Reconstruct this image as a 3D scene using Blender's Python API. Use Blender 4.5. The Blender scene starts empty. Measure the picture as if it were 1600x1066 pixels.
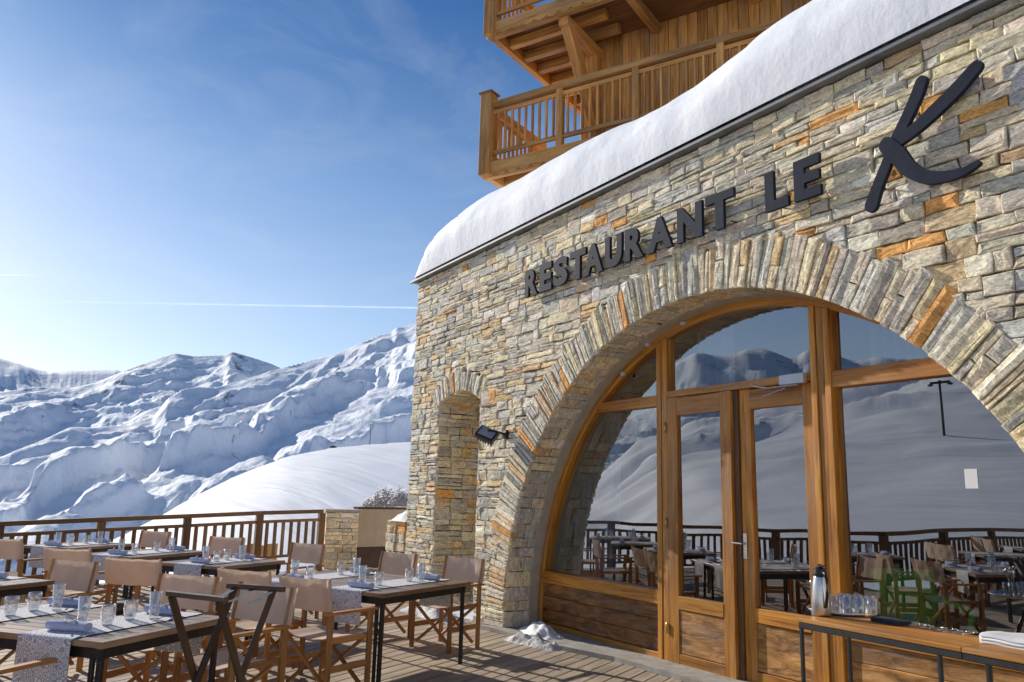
import bpy, bmesh, math, random
import numpy as np
from mathutils import Vector, Matrix
random.seed(7)
rng = np.random.default_rng(11)
R = math.radians
sc = bpy.context.scene
col = sc.collection
rnd = random.random
def ru(a, b): return a + (b - a) * random.random()

# ------------------------------------------------------------------ materials
def newmat(name):
    m = bpy.data.materials.new(name); m.use_nodes = True
    nt = m.node_tree; nt.nodes.clear()
    out = nt.nodes.new('ShaderNodeOutputMaterial')
    return m, nt, out
def N(nt, t, **kw):
    n = nt.nodes.new(t)
    for k, v in kw.items():
        if k in n.inputs: n.inputs[k].default_value = v
        else: setattr(n, k, v)
    return n
def L(nt, a, b): nt.links.new(a, b)
def ramp(nt, fac, stops):
    r = nt.nodes.new('ShaderNodeValToRGB')
    els = r.color_ramp.elements
    while len(els) < len(stops): els.new(.5)
    for e, (p, c) in zip(els, stops):
        e.position = p; e.color = (c[0], c[1], c[2], 1) if len(c) == 3 else c
    L(nt, fac, r.inputs[0]); return r
def princ(nt, out, **kw):
    p = N(nt, 'ShaderNodeBsdfPrincipled', **kw); L(nt, p.outputs[0], out.inputs[0]); return p
def g3(v): return (v, v, v)

def mat_wood(name, c0, c1, c2, rough=.55, gs=1.0, bump=.25, al=1.6, grey=.45):
    m, nt, out = newmat(name)
    a = N(nt, 'ShaderNodeAttribute', attribute_name='g')
    mp = N(nt, 'ShaderNodeMapping'); mp.inputs['Scale'].default_value = (al*gs, 26*gs, 26*gs)
    L(nt, a.outputs['Vector'], mp.inputs['Vector'])
    n = N(nt, 'ShaderNodeTexNoise', Scale=1.0, Detail=6.0, Roughness=.62, Distortion=.9); L(nt, mp.outputs[0], n.inputs['Vector'])
    mp2 = N(nt, 'ShaderNodeMapping'); mp2.inputs['Scale'].default_value = (.9, 3.2, 3.2); L(nt, a.outputs['Vector'], mp2.inputs['Vector'])
    n2 = N(nt, 'ShaderNodeTexNoise', Scale=1.0, Detail=3.0); L(nt, mp2.outputs[0], n2.inputs['Vector'])
    r = ramp(nt, n.outputs[0], [(.28, c0), (.5, c1), (.72, c2)])
    v = N(nt, 'ShaderNodeAttribute', attribute_name='Col')
    r2 = ramp(nt, n2.outputs[0], [(.3, g3(.62)), (.7, g3(1.15))])
    mx = N(nt, 'ShaderNodeMix', data_type='RGBA', blend_type='MULTIPLY'); mx.inputs[0].default_value = 1
    L(nt, r.outputs[0], mx.inputs[6]); L(nt, r2.outputs[0], mx.inputs[7])
    mx2 = N(nt, 'ShaderNodeMix', data_type='RGBA', blend_type='MULTIPLY'); mx2.inputs[0].default_value = 1
    L(nt, mx.outputs[2], mx2.inputs[6]); L(nt, v.outputs['Color'], mx2.inputs[7])
    mp4 = N(nt, 'ShaderNodeMapping'); mp4.inputs['Scale'].default_value = (1.1, 6., 6.); L(nt, a.outputs['Vector'], mp4.inputs['Vector'])
    n4 = N(nt, 'ShaderNodeTexNoise', Scale=1.0, Detail=5.0, Roughness=.7); L(nt, mp4.outputs[0], n4.inputs['Vector'])
    r4 = ramp(nt, n4.outputs[0], [(.5, g3(0)), (.74, g3(grey))]); gy_ = .5*(c1[0]+c1[1]); 
    mx4 = N(nt, 'ShaderNodeMix', data_type='RGBA'); L(nt, r4.outputs[0], mx4.inputs[0]); L(nt, mx2.outputs[2], mx4.inputs[6]); mx4.inputs[7].default_value = (gy_*.95, gy_*.78, gy_*.6, 1)
    p = princ(nt, out, Roughness=rough); L(nt, mx4.outputs[2], p.inputs['Base Color'])
    b = N(nt, 'ShaderNodeBump', Strength=bump, Distance=.01); L(nt, n.outputs[0], b.inputs['Height']); L(nt, b.outputs[0], p.inputs['Normal'])
    return m
def mat_stone(name, mul=1.0, bump=.9):
    m, nt, out = newmat(name)
    v = N(nt, 'ShaderNodeAttribute', attribute_name='Col'); g = N(nt, 'ShaderNodeAttribute', attribute_name='g')
    mp = N(nt, 'ShaderNodeMapping'); mp.inputs['Scale'].default_value = (1, 2.6, 1.6); L(nt, g.outputs['Vector'], mp.inputs['Vector'])
    n1 = N(nt, 'ShaderNodeTexNoise', Scale=7.0, Detail=5.0, Roughness=.65, Distortion=.5); L(nt, mp.outputs[0], n1.inputs['Vector'])
    n2 = N(nt, 'ShaderNodeTexNoise', Scale=34.0, Detail=5.0, Roughness=.75); L(nt, mp.outputs[0], n2.inputs['Vector'])
    r1 = ramp(nt, n1.outputs[0], [(.28, g3(.6*mul)), (.5, g3(1.06*mul)), (.72, g3(1.4*mul))])
    r2 = ramp(nt, n2.outputs[0], [(.34, g3(.56)), (.5, g3(1.0)), (.62, g3(1.3))])
    mx = N(nt, 'ShaderNodeMix', data_type='RGBA', blend_type='MULTIPLY'); mx.inputs[0].default_value = 1
    L(nt, v.outputs['Color'], mx.inputs[6]); L(nt, r1.outputs[0], mx.inputs[7])
    mx2 = N(nt, 'ShaderNodeMix', data_type='RGBA', blend_type='MULTIPLY'); mx2.inputs[0].default_value = 1
    L(nt, mx.outputs[2], mx2.inputs[6]); L(nt, r2.outputs[0], mx2.inputs[7])
    # rusty veins
    n3 = N(nt, 'ShaderNodeTexNoise', Scale=3.1, Detail=4.0, Distortion=1.2); L(nt, mp.outputs[0], n3.inputs['Vector'])
    r3 = ramp(nt, n3.outputs[0], [(.62, g3(0)), (.8, g3(.4))])
    mx3 = N(nt, 'ShaderNodeMix', data_type='RGBA', blend_type='MULTIPLY'); L(nt, r3.outputs[0], mx3.inputs[0])
    L(nt, mx2.outputs[2], mx3.inputs[6]); mx3.inputs[7].default_value = (1.1, .82, .5, 1)
    p = princ(nt, out, Roughness=.85); L(nt, mx3.outputs[2], p.inputs['Base Color'])
    ad = N(nt, 'ShaderNodeMath', operation='ADD'); L(nt, n1.outputs[0], ad.inputs[0])
    ml = N(nt, 'ShaderNodeMath', operation='MULTIPLY'); ml.inputs[1].default_value = .45; L(nt, n2.outputs[0], ml.inputs[0]); L(nt, ml.outputs[0], ad.inputs[1])
    b = N(nt, 'ShaderNodeBump', Strength=bump, Distance=.022); L(nt, ad.outputs[0], b.inputs['Height']); L(nt, b.outputs[0], p.inputs['Normal'])
    return m
def mat_noise(name, c0, c1, scale=20, rough=.7, bump=0., metal=0., detail=4., bd=.01, coord='Object', **kw):
    m, nt, out = newmat(name)
    tc = N(nt, 'ShaderNodeTexCoord')
    n = N(nt, 'ShaderNodeTexNoise', Scale=float(scale), Detail=detail, Roughness=.6); L(nt, tc.outputs[coord], n.inputs['Vector'])
    r = ramp(nt, n.outputs[0], [(.32, c0), (.68, c1)])
    p = princ(nt, out, Roughness=rough, Metallic=metal, **kw); L(nt, r.outputs[0], p.inputs['Base Color'])
    if bump:
        b = N(nt, 'ShaderNodeBump', Strength=bump, Distance=bd); L(nt, n.outputs[0], b.inputs['Height']); L(nt, b.outputs[0], p.inputs['Normal'])
    return m
def mat_cloth(name, c0, c1, weave=900., rough=.9):
    m, nt, out = newmat(name)
    tc = N(nt, 'ShaderNodeTexCoord')
    n = N(nt, 'ShaderNodeTexNoise', Scale=9.0, Detail=5.0); L(nt, tc.outputs['Object'], n.inputs['Vector'])
    r = ramp(nt, n.outputs[0], [(.3, c0), (.7, c1)])
    p = princ(nt, out, Roughness=rough); L(nt, r.outputs[0], p.inputs['Base Color'])
    n2 = N(nt, 'ShaderNodeTexNoise', Scale=160.0, Detail=2.0); L(nt, tc.outputs['Object'], n2.inputs['Vector'])
    b = N(nt, 'ShaderNodeBump', Strength=.3, Distance=.003); L(nt, n2.outputs[0], b.inputs['Height']); L(nt, b.outputs[0], p.inputs['Normal'])
    # thin canvas lets a little light through
    tr = N(nt, 'ShaderNodeBsdfTranslucent'); L(nt, r.outputs[0], tr.inputs[0])
    ms = N(nt, 'ShaderNodeMixShader'); ms.inputs[0].default_value = .26
    L(nt, p.outputs[0], ms.inputs[1]); L(nt, tr.outputs[0], ms.inputs[2]); L(nt, ms.outputs[0], out.inputs[0])
    return m
def mat_damask(name):
    m, nt, out = newmat(name)
    a = N(nt, 'ShaderNodeAttribute', attribute_name='g')
    w = N(nt, 'ShaderNodeTexVoronoi', Scale=24.0); w.feature = 'F1'; w.inputs['Randomness'].default_value = .7; L(nt, a.outputs['Vector'], w.inputs['Vector'])
    ml = N(nt, 'ShaderNodeMath', operation='MULTIPLY'); ml.inputs[1].default_value = 28.; L(nt, w.outputs['Distance'], ml.inputs[0])
    s = N(nt, 'ShaderNodeMath', operation='SINE'); L(nt, ml.outputs[0], s.inputs[0])
    n = N(nt, 'ShaderNodeTexNoise', Scale=70.0, Detail=3.0); L(nt, a.outputs['Vector'], n.inputs['Vector'])
    ad = N(nt, 'ShaderNodeMath', operation='MULTIPLY_ADD'); ad.inputs[1].default_value = 3.2; L(nt, n.outputs[0], ad.inputs[0]); L(nt, s.outputs[0], ad.inputs[2])
    r = ramp(nt, ad.outputs[0], [(.3, (.74, .73, .73)), (.9, (.6, .59, .6))])
    r.color_ramp.elements[0].position = .35
    mr = N(nt, 'ShaderNodeMapRange'); mr.inputs[1].default_value = .9; mr.inputs[2].default_value = 2.2; L(nt, ad.outputs[0], mr.inputs[0])
    mx = N(nt, 'ShaderNodeMix', data_type='RGBA'); L(nt, mr.outputs[0], mx.inputs[0]); mx.inputs[6].default_value = (.9, .88, .86, 1); mx.inputs[7].default_value = (.42, .4, .43, 1)
    p = princ(nt, out, Roughness=.9); L(nt, mx.outputs[2], p.inputs['Base Color'])
    return m
def mat_glass(name, tint=(.86, .9, .9), refl=.2):
    m, nt, out = newmat(name)
    t = N(nt, 'ShaderNodeBsdfTransparent'); t.inputs[0].default_value = (*tint, 1)
    g = N(nt, 'ShaderNodeBsdfGlossy', Roughness=0.0); g.inputs[0].default_value = (.95, .97, 1, 1)
    tc = N(nt, 'ShaderNodeTexCoord'); n = N(nt, 'ShaderNodeTexNoise', Scale=.9, Detail=1.0); L(nt, tc.outputs['Object'], n.inputs['Vector'])
    b = N(nt, 'ShaderNodeBump', Strength=.035, Distance=.1); L(nt, n.outputs[0], b.inputs['Height']); L(nt, b.outputs[0], g.inputs['Normal'])
    ms = N(nt, 'ShaderNodeMixShader'); ms.inputs[0].default_value = refl
    L(nt, t.outputs[0], ms.inputs[1]); L(nt, g.outputs[0], ms.inputs[2]); L(nt, ms.outputs[0], out.inputs[0])
    return m
def mat_drink(name):
    m, nt, out = newmat(name)
    t = N(nt, 'ShaderNodeBsdfTransparent'); t.inputs[0].default_value = (.97, .98, .98, 1)
    g = N(nt, 'ShaderNodeBsdfGlossy', Roughness=.03); g.inputs[0].default_value = (1, 1, 1, 1)
    lw = N(nt, 'ShaderNodeLayerWeight', Blend=.42)
    mr = N(nt, 'ShaderNodeMapRange'); mr.inputs[3].default_value = .1; mr.inputs[4].default_value = .85; L(nt, lw.outputs['Facing'], mr.inputs[0])
    ms = N(nt, 'ShaderNodeMixShader'); L(nt, mr.outputs[0], ms.inputs[0])
    L(nt, t.outputs[0], ms.inputs[1]); L(nt, g.outputs[0], ms.inputs[2]); L(nt, ms.outputs[0], out.inputs[0])
    return m
def mat_snow(name, rock=False, bscale=3., bstr=.35, bdist=.08, c=(.96, .96, .965), det=8.):
    m, nt, out = newmat(name)
    tc = N(nt, 'ShaderNodeTexCoord')
    n = N(nt, 'ShaderNodeTexNoise', Scale=bscale, Detail=det, Roughness=.6); L(nt, tc.outputs['Object'], n.inputs['Vector'])
    p = princ(nt, out, Roughness=.75); p.inputs['Base Color'].default_value = (*c, 1)
    p.inputs['Specular IOR Level'].default_value = .15
    b = N(nt, 'ShaderNodeBump', Strength=bstr, Distance=bdist); L(nt, n.outputs[0], b.inputs['Height']); L(nt, b.outputs[0], p.inputs['Normal'])
    if rock:
        nr = N(nt, 'ShaderNodeTexNoise', Scale=.012, Detail=9.0, Roughness=.75); L(nt, tc.outputs['Object'], nr.inputs['Vector'])
        v = N(nt, 'ShaderNodeAttribute', attribute_name='Col')
        ad = N(nt, 'ShaderNodeMath', operation='MULTIPLY_ADD'); ad.inputs[1].default_value = .45; L(nt, v.outputs['Fac'], ad.inputs[0]); L(nt, nr.outputs[0], ad.inputs[2])
        mr = ramp(nt, ad.outputs[0], [(.76, g3(0)), (.82, g3(.75))])
        mx = N(nt, 'ShaderNodeMix', data_type='RGBA'); L(nt, mr.outputs[0], mx.inputs[0]); mx.inputs[6].default_value = (*c, 1); mx.inputs[7].default_value = (.12, .12, .14, 1)
        L(nt, mx.outputs[2], p.inputs['Base Color'])
    return m
M_ = {}
M_['stone'] = mat_stone('facade stone', 1.12, .65)
M_['mortar'] = mat_noise('mortar', (.09, .072, .054), (.17, .14, .105), 14, .95, .5)
M_['plaster'] = mat_noise('reveal render', (.36, .3, .22), (.46, .39, .29), 9, .9, .2)
M_['frame'] = mat_wood('larch joinery', (.28, .09, .01), (.6, .245, .026), (.78, .37, .05), .45)
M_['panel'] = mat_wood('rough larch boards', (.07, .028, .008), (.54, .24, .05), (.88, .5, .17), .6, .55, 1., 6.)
M_['panelshade'] = mat_wood('rough boards with painted shade', (.04, .016, .006), (.3, .125, .028), (.55, .28, .09), .6, .55, 1., 6.)  # same larch as the other panels, the arch's shade painted in as darker colour
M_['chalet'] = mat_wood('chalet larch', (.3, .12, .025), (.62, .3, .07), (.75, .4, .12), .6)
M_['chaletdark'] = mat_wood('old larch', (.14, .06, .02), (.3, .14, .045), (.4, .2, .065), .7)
M_['deck'] = mat_wood('weathered deck boards', (.32, .24, .165), (.5, .395, .28), (.62, .51, .38), .75, .8, .3)
M_['rail'] = mat_wood('brown railing timber', (.09, .045, .018), (.2, .1, .035), (.3, .16, .055), .6)
M_['chairwood'] = mat_wood('oiled acacia', (.28, .11, .025), (.5, .22, .055), (.6, .29, .085), .45)
M_['darkwood'] = mat_wood('dark stained wood', (.05, .028, .016), (.11, .06, .032), (.17, .1, .055), .5)
M_['tabletop'] = mat_wood('table slats', (.22, .13, .07), (.38, .24, .13), (.5, .34, .2), .4)
M_['canvas'] = mat_cloth('taupe canvas', (.82, .63, .47), (.88, .69, .52))
M_['iron'] = mat_noise('black iron', (.012, .012, .014), (.03, .028, .028), 30, .5)
M_['letter'] = mat_noise('anthracite letter', (.018, .023, .038), (.028, .034, .054), 12, .7, **{'Specular IOR Level': .12})
M_['zinc'] = mat_noise('zinc flashing', (.16, .165, .17), (.24, .245, .25), 6, .6, 0, .2)
M_['snow'] = mat_snow('snow', bscale=9., bstr=.36, bdist=.025)
def ripple(m):
    nt = m.node_tree; tc = N(nt, 'ShaderNodeTexCoord'); mp = N(nt, 'ShaderNodeMapping'); mp.inputs['Rotation'].default_value = (0, 0, R(-52)); mp.inputs['Scale'].default_value = (.045, .6, .12)
    L(nt, tc.outputs['Object'], mp.inputs['Vector']); n = N(nt, 'ShaderNodeTexNoise', Scale=1.0, Detail=3.0, Roughness=.6, Distortion=.4); L(nt, mp.outputs[0], n.inputs['Vector'])
    p = [x for x in nt.nodes if x.type == 'BSDF_PRINCIPLED'][0]; b0 = [x for x in nt.nodes if x.type == 'BUMP'][0]
    b = N(nt, 'ShaderNodeBump', Strength=.5, Distance=.5); L(nt, n.outputs[0], b.inputs['Height']); L(nt, b0.outputs[0], b.inputs['Normal']); L(nt, b.outputs[0], p.inputs['Normal'])
M_['mount'] = mat_snow('mountain snow', True, .022, .6, 14., (.93, .955, .99))
M_['slope'] = mat_snow('slope snow', False, .1, .25, .6, det=2.)
ripple(M_['slope'])
M_['dirtysnow'] = mat_noise('dirty snow', (.4, .37, .33), (.86, .86, .88), 16, .8, .8, bd=.03)
M_['concrete'] = mat_noise('threshold stone', (.3, .28, .24), (.48, .45, .39), 8, .85, .4)
M_['runner'] = mat_damask('damask runner')
M_['napkin'] = mat_cloth('blue grey napkin', (.56, .6, .78), (.66, .7, .86))
M_['linen'] = mat_cloth('white linen', (.8, .8, .8), (.88, .88, .88))
M_['steel'] = mat_noise('polished steel', (.66, .63, .58), (.8, .77, .71), 5, .26, 0, .85)
M_['cutlery'] = mat_noise('dark cutlery steel', (.2, .2, .22), (.4, .4, .42), 8, .2, 0, 1.)
M_['blackplastic'] = mat_noise('black plastic', (.012, .012, .014), (.022, .022, .024), 20, .35)
M_['glass'] = mat_glass('window glass', refl=.29)
M_['drink'] = mat_drink('drinking glass')
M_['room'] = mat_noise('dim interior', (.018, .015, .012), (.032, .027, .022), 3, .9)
M_['curtain'] = mat_cloth('grey curtain', (.2, .22, .25), (.28, .3, .33))
M_['paper'] = mat_noise('paper', (.8, .8, .8), (.86, .86, .86), 5, .8)
M_['closer'] = mat_noise('silver closer', (.5, .52, .56), (.58, .6, .64), 5, .4, 0, .3)
M_['brass'] = mat_noise('brass', (.5, .36, .12), (.62, .46, .18), 9, .3, 0, 1.)
M_['beige'] = mat_noise('beige render', (.4, .32, .23), (.47, .385, .28), 4, .9, .15)
M_['brownpaint'] = mat_noise('brown paint', (.05, .025, .015), (.08, .04, .025), 4, .8)
M_['lampglass'] = mat_noise('flood lamp glass', (.2, .23, .28), (.3, .34, .4), 7, .08)
M_['twig'] = mat_noise('dry twig', (.3, .24, .2), (.5, .44, .4), 12, .9)
M_['rock'] = mat_noise('rock', (.1, .095, .09), (.2, .19, .18), 2, .9, .4)
M_['green'] = mat_noise('green plastic', (.05, .8, .08), (.1, .92, .16), 6, .4)
M_['orangewood'] = mat_wood('orange fence wood', (.34, .14, .03), (.5, .24, .06), (.6, .32, .1), .6)
M_['cup'] = mat_noise('brown pot', (.07, .03, .015), (.12, .06, .03), 15, .35)
M_['darknapkin'] = mat_cloth('dark blue napkin', (.05, .05, .09), (.08, .08, .13))
def mat_contrail():
    m, nt, out = newmat('ice cloud')
    tc = N(nt, 'ShaderNodeTexCoord'); a = N(nt, 'ShaderNodeAttribute', attribute_name='g')
    sx = N(nt, 'ShaderNodeSeparateXYZ'); L(nt, a.outputs['Vector'], sx.inputs[0])
    n = N(nt, 'ShaderNodeTexNoise', Scale=.004, Detail=4.0); L(nt, tc.outputs['Object'], n.inputs['Vector'])
    # soft across the strip, fading at the start
    ab = N(nt, 'ShaderNodeMath', operation='ABSOLUTE'); L(nt, sx.outputs[1], ab.inputs[0])
    mr = N(nt, 'ShaderNodeMapRange'); mr.inputs[1].default_value = 1; mr.inputs[2].default_value = 0; L(nt, ab.outputs[0], mr.inputs[0])
    m2 = N(nt, 'ShaderNodeMath', operation='MULTIPLY'); L(nt, mr.outputs[0], m2.inputs[0]); L(nt, sx.outputs[0], m2.inputs[1])
    m2b = N(nt, 'ShaderNodeMath', operation='MULTIPLY'); m2b.inputs[1].default_value = .36; L(nt, m2.outputs[0], m2b.inputs[0])
    m3 = N(nt, 'ShaderNodeMath', operation='MULTIPLY'); L(nt, m2b.outputs[0], m3.inputs[0]); L(nt, n.outputs[0], m3.inputs[1])
    t = N(nt, 'ShaderNodeBsdfTransparent'); d = N(nt, 'ShaderNodeBsdfTranslucent'); d.inputs[0].default_value = (1, 1, 1, 1)
    d2 = N(nt, 'ShaderNodeBsdfDiffuse'); d2.inputs[0].default_value = (1, 1, 1, 1)
    ad = N(nt, 'ShaderNodeAddShader'); L(nt, d.outputs[0], ad.inputs[0]); L(nt, d2.outputs[0], ad.inputs[1])
    ms = N(nt, 'ShaderNodeMixShader'); L(nt, m3.outputs[0], ms.inputs[0]); L(nt, t.outputs[0], ms.inputs[1]); L(nt, ad.outputs[0], ms.inputs[2]); L(nt, ms.outputs[0], out.inputs[0])
    return m
M_['contrail'] = mat_contrail()

# ------------------------------------------------------------------ mesh helpers
class MB:
    def __init__(s): s.v = []; s.f = []; s.c = []; s.g = []
    def add(s, vs, fs, c=(1, 1, 1), g=None):
        o = len(s.v); s.v += [tuple(p) for p in vs]; s.f += [tuple(i + o for i in f) for f in fs]
        if isinstance(c, tuple): s.c += [c] * len(vs)
        else: s.c += c
        s.g += list(g) if g is not None else [tuple(p) for p in vs]
    def bar(s, p0, p1, w, h, up=(0, 0, 1), ch=.004, var=.25, end=0.):
        """chamfered timber from p0 to p1, w across, h along 'up'"""
        p0 = Vector(p0); p1 = Vector(p1); d = (p1 - p0); ln = d.length; d.normalize()
        u = Vector(up); x = d.cross(u)
        if x.length < 1e-4: u = Vector((0, 1, 0)); x = d.cross(u)
        x.normalize(); u = x.cross(d).normalized()
        a, b = w/2, h/2; c = min(ch, a*.45, b*.45)
        prof = [(-a+c, -b), (a-c, -b), (a, -b+c), (a, b-c), (a-c, b), (-a+c, b), (-a, b-c), (-a, -b+c)]
        off = (ru(0, 40), ru(0, 40), ru(0, 40)); vs = []; g = []
        for P, t in ((p0, 0), (p1, ln)):
            for (i, j) in prof:
                vs.append(P + x*i + u*j); g.append((t + off[0], i + off[1], j + off[2]))
        fs = [(k, (k+1) % 8, 8+(k+1) % 8, 8+k) for k in range(8)] + [tuple(range(7, -1, -1)), tuple(range(8, 16))]
        k = 1 + ru(-var, var); s.add(vs, fs, (k, k*ru(.96, 1.02), k*ru(.92, 1.04)), g)
    def box(s, x0, x1, y0, y1, z0, z1, ax=0, var=.2, ch=.004):
        cx, cy, cz = (x0+x1)/2, (y0+y1)/2, (z0+z1)/2
        if ax == 0: s.bar((x0, cy, cz), (x1, cy, cz), y1-y0, z1-z0, (0, 0, 1), ch, var)
        elif ax == 1: s.bar((cx, y0, cz), (cx, y1, cz), x1-x0, z1-z0, (0, 0, 1), ch, var)
        else: s.bar((cx, cy, z0), (cx, cy, z1), x1-x0, y1-y0, (0, 1, 0), ch, var)
    def lathe(s, prof, n=20, c=(0, 0, 0), cap=False):
        vs = []; fs = []
        for r, z in prof:
            for k in range(n):
                a = 2*math.pi*k/n; vs.append((c[0]+r*math.cos(a), c[1]+r*math.sin(a), c[2]+z))
        for i in range(len(prof)-1):
            for k in range(n):
                fs.append((i*n+k, i*n+(k+1) % n, (i+1)*n+(k+1) % n, (i+1)*n+k))
        if cap: fs += [tuple(range(n-1, -1, -1)), tuple(range((len(prof)-1)*n, len(prof)*n))]
        s.add(vs, fs)
    def tube(s, pts, r, n=8):
        pts = [Vector(p) for p in pts]; vs = []; fs = []
        for i, p in enumerate(pts):
            d = (pts[min(i+1, len(pts)-1)] - pts[max(i-1, 0)]).normalized()
            x = d.cross(Vector((0, 0, 1)))
            if x.length < 1e-3: x = Vector((1, 0, 0))
            x.normalize(); u = x.cross(d); rr = r[i] if isinstance(r, (list, tuple)) else r
            for k in range(n):
                a = 2*math.pi*k/n; vs.append(p + x*math.cos(a)*rr + u*math.sin(a)*rr)
        for i in range(len(pts)-1):
            for k in range(n): fs.append((i*n+k, i*n+(k+1) % n, (i+1)*n+(k+1) % n, (i+1)*n+k))
        fs += [tuple(range(n-1, -1, -1)), tuple(range((len(pts)-1)*n, len(pts)*n))]
        s.add(vs, fs)
    def grid(s, P, g=None, c=(1, 1, 1)):
        nu, nv = len(P), len(P[0]); vs = [p for r_ in P for p in r_]
        gg = [p for r_ in g for p in r_] if g else None
        s.add(vs, [(i*nv+j, (i+1)*nv+j, (i+1)*nv+j+1, i*nv+j+1) for i in range(nu-1) for j in range(nv-1)], c, gg)
    def poly(s, pts, ext):
        """polygon (3-D points) extruded by vector ext"""
        n = len(pts); e = Vector(ext); vs = [Vector(p) for p in pts] + [Vector(p)+e for p in pts]
        s.add(vs, [tuple(range(n)), tuple(range(2*n-1, n-1, -1))] + [(k, n+k, n+(k+1) % n, (k+1) % n) for k in range(n)])
    def build(s, name, mat, parent=None, smooth=False, fix=True):
        me = bpy.data.meshes.new(name); me.from_pydata(s.v, [], s.f)
        a = me.attributes.new('Col', 'FLOAT_COLOR', 'POINT'); a.data.foreach_set('color', np.array([(*c, 1.) for c in s.c], np.float32).ravel())
        a = me.attributes.new('g', 'FLOAT_VECTOR', 'POINT'); a.data.foreach_set('vector', np.array([tuple(p) for p in s.g], np.float32).ravel())
        if fix:
            bm = bmesh.new(); bm.from_mesh(me); bmesh.ops.recalc_face_normals(bm, faces=bm.faces); bm.to_mesh(me); bm.free()
        if smooth: me.polygons.foreach_set('use_smooth', [True]*len(me.polygons))
        me.materials.append(M_[mat] if isinstance(mat, str) else mat)
        o = bpy.data.objects.new(name, me); col.objects.link(o); o.parent = parent
        return o
def tag(o, label=None, cat=None, group=None, kind=None):
    if label: o['label'] = label
    if cat: o['category'] = cat
    if group: o['group'] = group
    if kind: o['kind'] = kind
    return o
def thing(name, label, cat, loc=(0, 0, 0), rz=0, group=None):
    o = bpy.data.objects.new(name, None); o.empty_display_size = .2; col.objects.link(o)
    o.location = loc; o.rotation_euler = (0, 0, rz); return tag(o, label, cat, group)
def copy_tree(o, parent=None):
    c = o.copy(); col.objects.link(c); c.parent = parent
    for ch in o.children: copy_tree(ch, c)
    return c

# ------------------------------------------------------------------ measured camera
H = 1.586; F = 1262.0
CM = np.array([[0.524100196507011, 0.8512361867853202, 0.026757023909621144], [-0.14545259750865988, 0.12042178315088485, -0.9820092341830322], [-0.8391439244249441, 0.5107793539777707, 0.186927594674395]])
def ray(x, y): return np.array([x-800, y-533, F]) @ CM
def at_depth(x, y, dep): return Vector(ray(x, y)*dep/F) + Vector((0, 0, H))
def on_z(x, y, z):
    d = ray(x, y); return Vector(d*(z-H)/d[2]) + Vector((0, 0, H))
cam = bpy.data.cameras.new('camera'); co = bpy.data.objects.new('camera', cam); col.objects.link(co)
cam.sensor_width = 36; cam.lens = F/1600*36; cam.clip_start = .05; cam.clip_end = 40000
mw = Matrix(((CM[0][0], -CM[1][0], -CM[2][0], 0), (CM[0][1], -CM[1][1], -CM[2][1], 0), (CM[0][2], -CM[1][2], -CM[2][2], H), (0, 0, 0, 1)))
co.matrix_world = mw; sc.camera = co

# ------------------------------------------------------------------ light
SUN_EL, SUN_AZ = R(22.5), R(180+14.0)      # azimuth as the angle from +x
sd = Vector((math.cos(SUN_AZ)*math.cos(SUN_EL), math.sin(SUN_AZ)*math.cos(SUN_EL), math.sin(SUN_EL)))
sl = bpy.data.lights.new('sun', 'SUN'); sl.energy = 5.0; sl.angle = R(.5); sl.color = (1, .94, .84)
so = bpy.data.objects.new('sun', sl); col.objects.link(so); so.rotation_euler = sd.to_track_quat('Z', 'Y').to_euler()
w = bpy.data.worlds.new('World'); sc.world = w; w.use_nodes = True; nt = w.node_tree; nt.nodes.clear()
wo = N(nt, 'ShaderNodeOutputWorld'); bg = N(nt, 'ShaderNodeBackground', Strength=.14)
sky = N(nt, 'ShaderNodeTexSky'); sky.sky_type = 'NISHITA'; sky.sun_disc = False
sky.sun_elevation = SUN_EL; sky.sun_rotation = math.atan2(sd.x, sd.y); sky.altitude = 2300; sky.air_density = 1.0; sky.dust_density = 1.1; sky.ozone_density = 1.6
gm = N(nt, 'ShaderNodeNewGeometry'); sxyz = N(nt, 'ShaderNodeSeparateXYZ'); tcw = N(nt, 'ShaderNodeTexCoord'); L(nt, tcw.outputs['Generated'], sxyz.inputs[0])
grd = ramp(nt, sxyz.outputs[2], [(.0, (1.0, .88, .78)), (.12, (1.0, .92, .86)), (.22, (1.03, .98, .94)), (.36, (.82, .9, .96)), (.56, (.3, .57, .82)), (1., (.3, .55, .8))])
mxw = N(nt, 'ShaderNodeMix', data_type='RGBA', blend_type='MULTIPLY'); mxw.inputs[0].default_value = 1
L(nt, sky.outputs[0], mxw.inputs[6]); L(nt, grd.outputs[0], mxw.inputs[7]); mpw = N(nt, 'ShaderNodeMapping'); mpw.inputs['Scale'].default_value = (1.5, 3.2, 9.); mpw.inputs['Rotation'].default_value = (.2, .12, .5); L(nt, tcw.outputs['Generated'], mpw.inputs['Vector'])
ci = N(nt, 'ShaderNodeTexNoise', Scale=1.6, Detail=7.0, Roughness=.62, Distortion=.8); L(nt, mpw.outputs[0], ci.inputs['Vector'])
cr = ramp(nt, ci.outputs[0], [(.46, g3(0)), (.78, g3(.14))])
mxc = N(nt, 'ShaderNodeMix', data_type='RGBA'); L(nt, cr.outputs[0], mxc.inputs[0]); L(nt, mxw.outputs[2], mxc.inputs[6]); mxc.inputs[7].default_value = (5.6, 6., 6.6, 1)
L(nt, mxc.outputs[2], bg.inputs[0]); L(nt, bg.outputs[0], wo.inputs[0])
sc.view_settings.view_transform = 'Standard'; sc.view_settings.look = 'None'; sc.view_settings.exposure = 0; sc.view_settings.gamma = 1
sc.cycles.max_bounces = 8; sc.cycles.transparent_max_bounces = 16; sc.cycles.caustics_reflective = False; sc.cycles.caustics_refractive = False
sc.cycles.use_denoising = True

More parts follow.
